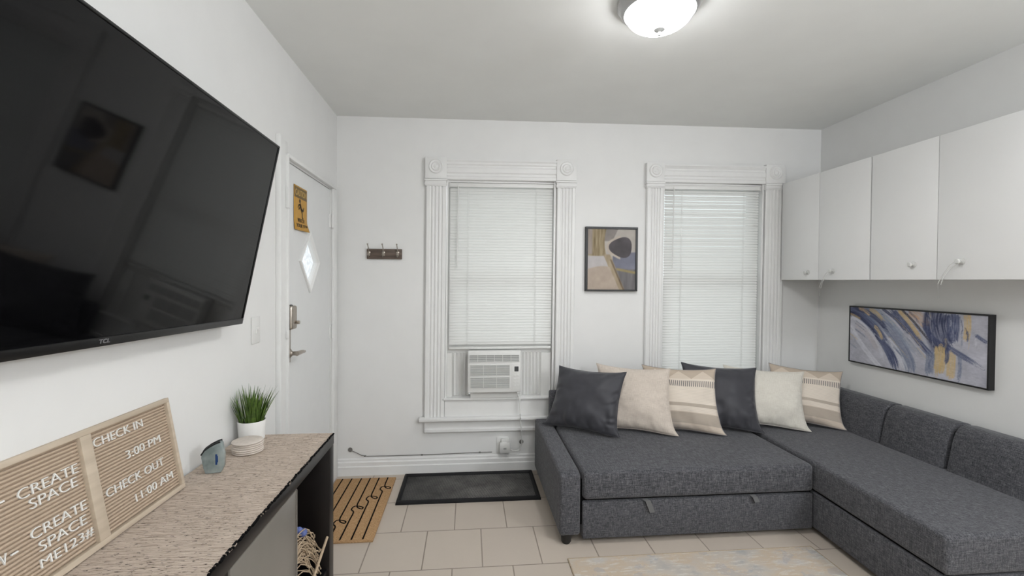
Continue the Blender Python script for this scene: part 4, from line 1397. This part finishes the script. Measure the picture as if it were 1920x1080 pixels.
# chaise
CPT = [(1.893, 1.612), (2.60, 1.612), (2.60, 3.20), (1.945, 3.20), (1.932, 2.36)]
b = MB(); b.prism(CPT, 'z', .238, .402, .022, 4); obj('chaise_seat', b, 'sofa_cloth', sf)
CPB = [(1.897, 1.622), (2.735, 1.622), (2.735, 3.20), (1.945, 3.20), (1.934, 2.36)]
b = MB(); b.prism(CPB, 'z', .030, .229, .008, 3); obj('chaise_base', b, 'sofa_cloth', sf)
b = MB(); b.prism([(1.915, 1.645), (2.58, 1.645), (2.58, 3.15), (1.95, 3.15), (1.95, 2.36)], 'z', .12, .34); obj('seam_gap', b, 'dark_gap', sf)
# back cushions along the right wall
pr = [(2.545, .24), (2.56, .41), (2.590, .555), (2.606, .605), (2.628, .634), (2.660, .648), (2.738, .640), (2.742, .24)]
for (a, c) in ((1.616, 2.200), (2.217, 2.598), (2.609, 3.272)):
    b = MB(); b.prism(pr, 'y', a, c, .012, 3); obj('back_cushion', b, 'sofa_cloth', sf, angle=60)
b = MB(); b.prism([(2.575, .26), (2.59, .41), (2.63, .60), (2.66, .622), (2.735, .615), (2.735, .26)], 'y', 1.63, 3.26); obj('back_frame', b, 'dark_gap', sf)
# back cushions under the windows
pr = [(3.176, .24), (3.180, .41), (3.196, .545), (3.206, .588), (3.222, .612), (3.245, .618), (3.268, .606), (3.274, .24)]
for (a, c) in ((.585, 1.24), (1.248, 1.90), (1.908, 2.595)):
    b = MB(); b.prism(pr, 'x', a, c, .012, 3); obj('back_cushion', b, 'sofa_cloth', sf, angle=60)
for (x, y) in ((.530, 2.385), (.530, 3.23), (1.30, 3.15), (2.66, 1.68), (1.96, 1.70), (2.66, 3.15)):
    b = MB(); b.lathe([(.0005, 0), (.020, 0), (.026, .010), (.030, .056), (.0005, .056)], (x, y, 0), 'z', 24); obj('leg', b, 'black_plastic', sf)

# ------------------------------------------------------------------ pillows
def make_pillow(label, BR, TR, TL, mat, T, seed, dip=0.0, BL=None, wr=1.0):
    BR, TR, TL = Vector(BR), Vector(TR), Vector(TL)
    BL = Vector(BL) if BL else BR+(TL-TR)
    c = (BR+TR+TL+BL)/4
    nrm = ((BR-BL)+(TR-TL)).cross((TL-BL)+(TR-BR)).normalized()     # towards the room
    R = thing('throw_pillow', label, 'pillow', (c.x, c.y, min(BR.z, BL.z)), 'throw pillows on the sofa')
    N = 56
    vs = []; uv = []
    sd = Vector((seed*3.1, seed*1.7, 0))
    for side in (1, -1):
        for j in range(N+1):
            for i in range(N+1):
                u, v = i/N, j/N
                a, q = 2*u-1, 2*v-1
                uu_ = .5+.5*a*(1-.075*(1-abs(q)**1.5)); vv_ = .5+.5*q*(1-.075*(1-abs(a)**1.5))
                ear = .035*abs(a)**7*abs(q)**7*(1.5 if q < 0 else .6)
                uu_ += a*ear; vv_ += q*ear*(-.15 if q < 0 else 1)
                p = BL*(1-uu_)*(1-vv_)+BR*uu_*(1-vv_)+TR*uu_*vv_+TL*(1-uu_)*vv_
                e = max(0, (1-a*a)*(1-q*q))
                th = T*.58*(e**.52)*(1-.12*q)
                ang = noise.noise(Vector((u*3.2, v*3.2, 0))+sd)*.020 + noise.noise(Vector((u*8, v*8, 3))+sd)*.0035
                fold = wr*.003*math.sin(16*(u+.6*v)+seed)*max(0, .35-v)/.35*e
                fold += wr*.006*noise.noise(Vector((u*11, v*3.5, seed)))*(max(0, .5-v))*2*min(1, e*4)
                jn = 5*noise.noise(Vector((u*5, v*5, seed+9)))
                crs = math.sin(v*0+u*44+jn+v*9)*math.exp(-(v/.13)**2)+math.sin(v*38+jn-u*8)*(math.exp(-((1-u)/.11)**2)+.7*math.exp(-(u/.11)**2))+.5*math.sin(u*36+jn)*math.exp(-((1-v)/.08)**2)
                fold += .0016*(wr+.6)*crs*min(1, e*7)
                th += (ang*min(1, e*3) + fold)*(1 if side > 0 else .6)
                if side < 0: th *= .55
                p = p + nrm*side*max(th, 0.0004)
                vs.append(p); uv.append((u, v))
    n1_ = (N+1)*(N+1)
    fs = []
    for j in range(N):
        for i in range(N):
            k = j*(N+1)+i
            fs.append((k, k+1, k+N+2, k+N+1)); k += n1_
            fs.append((k, k+N+1, k+N+2, k+1))
    ring = [i for i in range(N+1)]+[j*(N+1)+N for j in range(1, N+1)]+[N*(N+1)+i for i in range(N-1, -1, -1)]+[j*(N+1) for j in range(N-1, 0, -1)]
    for k in range(len(ring)):
        a, q = ring[k], ring[(k+1) % len(ring)]
        fs.append((a, a+n1_, q+n1_, q))
    b = MB(); b.add(vs, fs, uvs=uv)
    obj('pillow_cover', b, mat, R, angle=70)
    b = MB()
    b.tube([(vs[k]+vs[k+n1_])/2 for k in ring]+[(vs[ring[0]]+vs[ring[0]+n1_])/2], .0026, 6)
    obj('seam_piping', b, mat, R)
    return R
SZ = .407
P1 = make_pillow('charcoal satin pillow slumped over the left sofa arm, leftmost of the row', (.945, 2.815, SZ), (1.046, 2.95, .790), (.655, 3.19, .792), 'satin_pillow', .15, 1, BL=(.535, 3.09, SZ+.004), wr=4.0)
make_pillow('plain beige pillow right beside the slumped charcoal satin one', (1.338, 2.825, SZ-.004), (1.366, 2.985, .803), (.928, 3.19, .806), 'linen_beige', .14, 2)
make_pillow('striped tan pillow left of the middle, between plain beige and charcoal pillows', (1.659, 2.812, SZ-.004), (1.680, 2.962, .804), (1.250, 3.15, .802), 'striped_cloth', .12, 3)
make_pillow('charcoal satin pillow upright in front of the right window blind', (1.930, 2.827, SZ), (1.988, 2.985, .802), (1.548, 3.16, .814), 'satin_pillow', .14, 4, wr=3.5)
make_pillow('plain cream pillow second from the right on the chaise corner', (2.258, 2.825, SZ+.004), (2.340, 2.98, .773), (1.875, 3.17, .790), 'linen_cream', .14, 5)
make_pillow('striped tan pillow in the sofa corner, rightmost of the row', (2.520, 2.830, SZ+.006), (2.622, 2.965, .774), (2.222, 3.16, .802), 'striped_cloth', .11, 6)
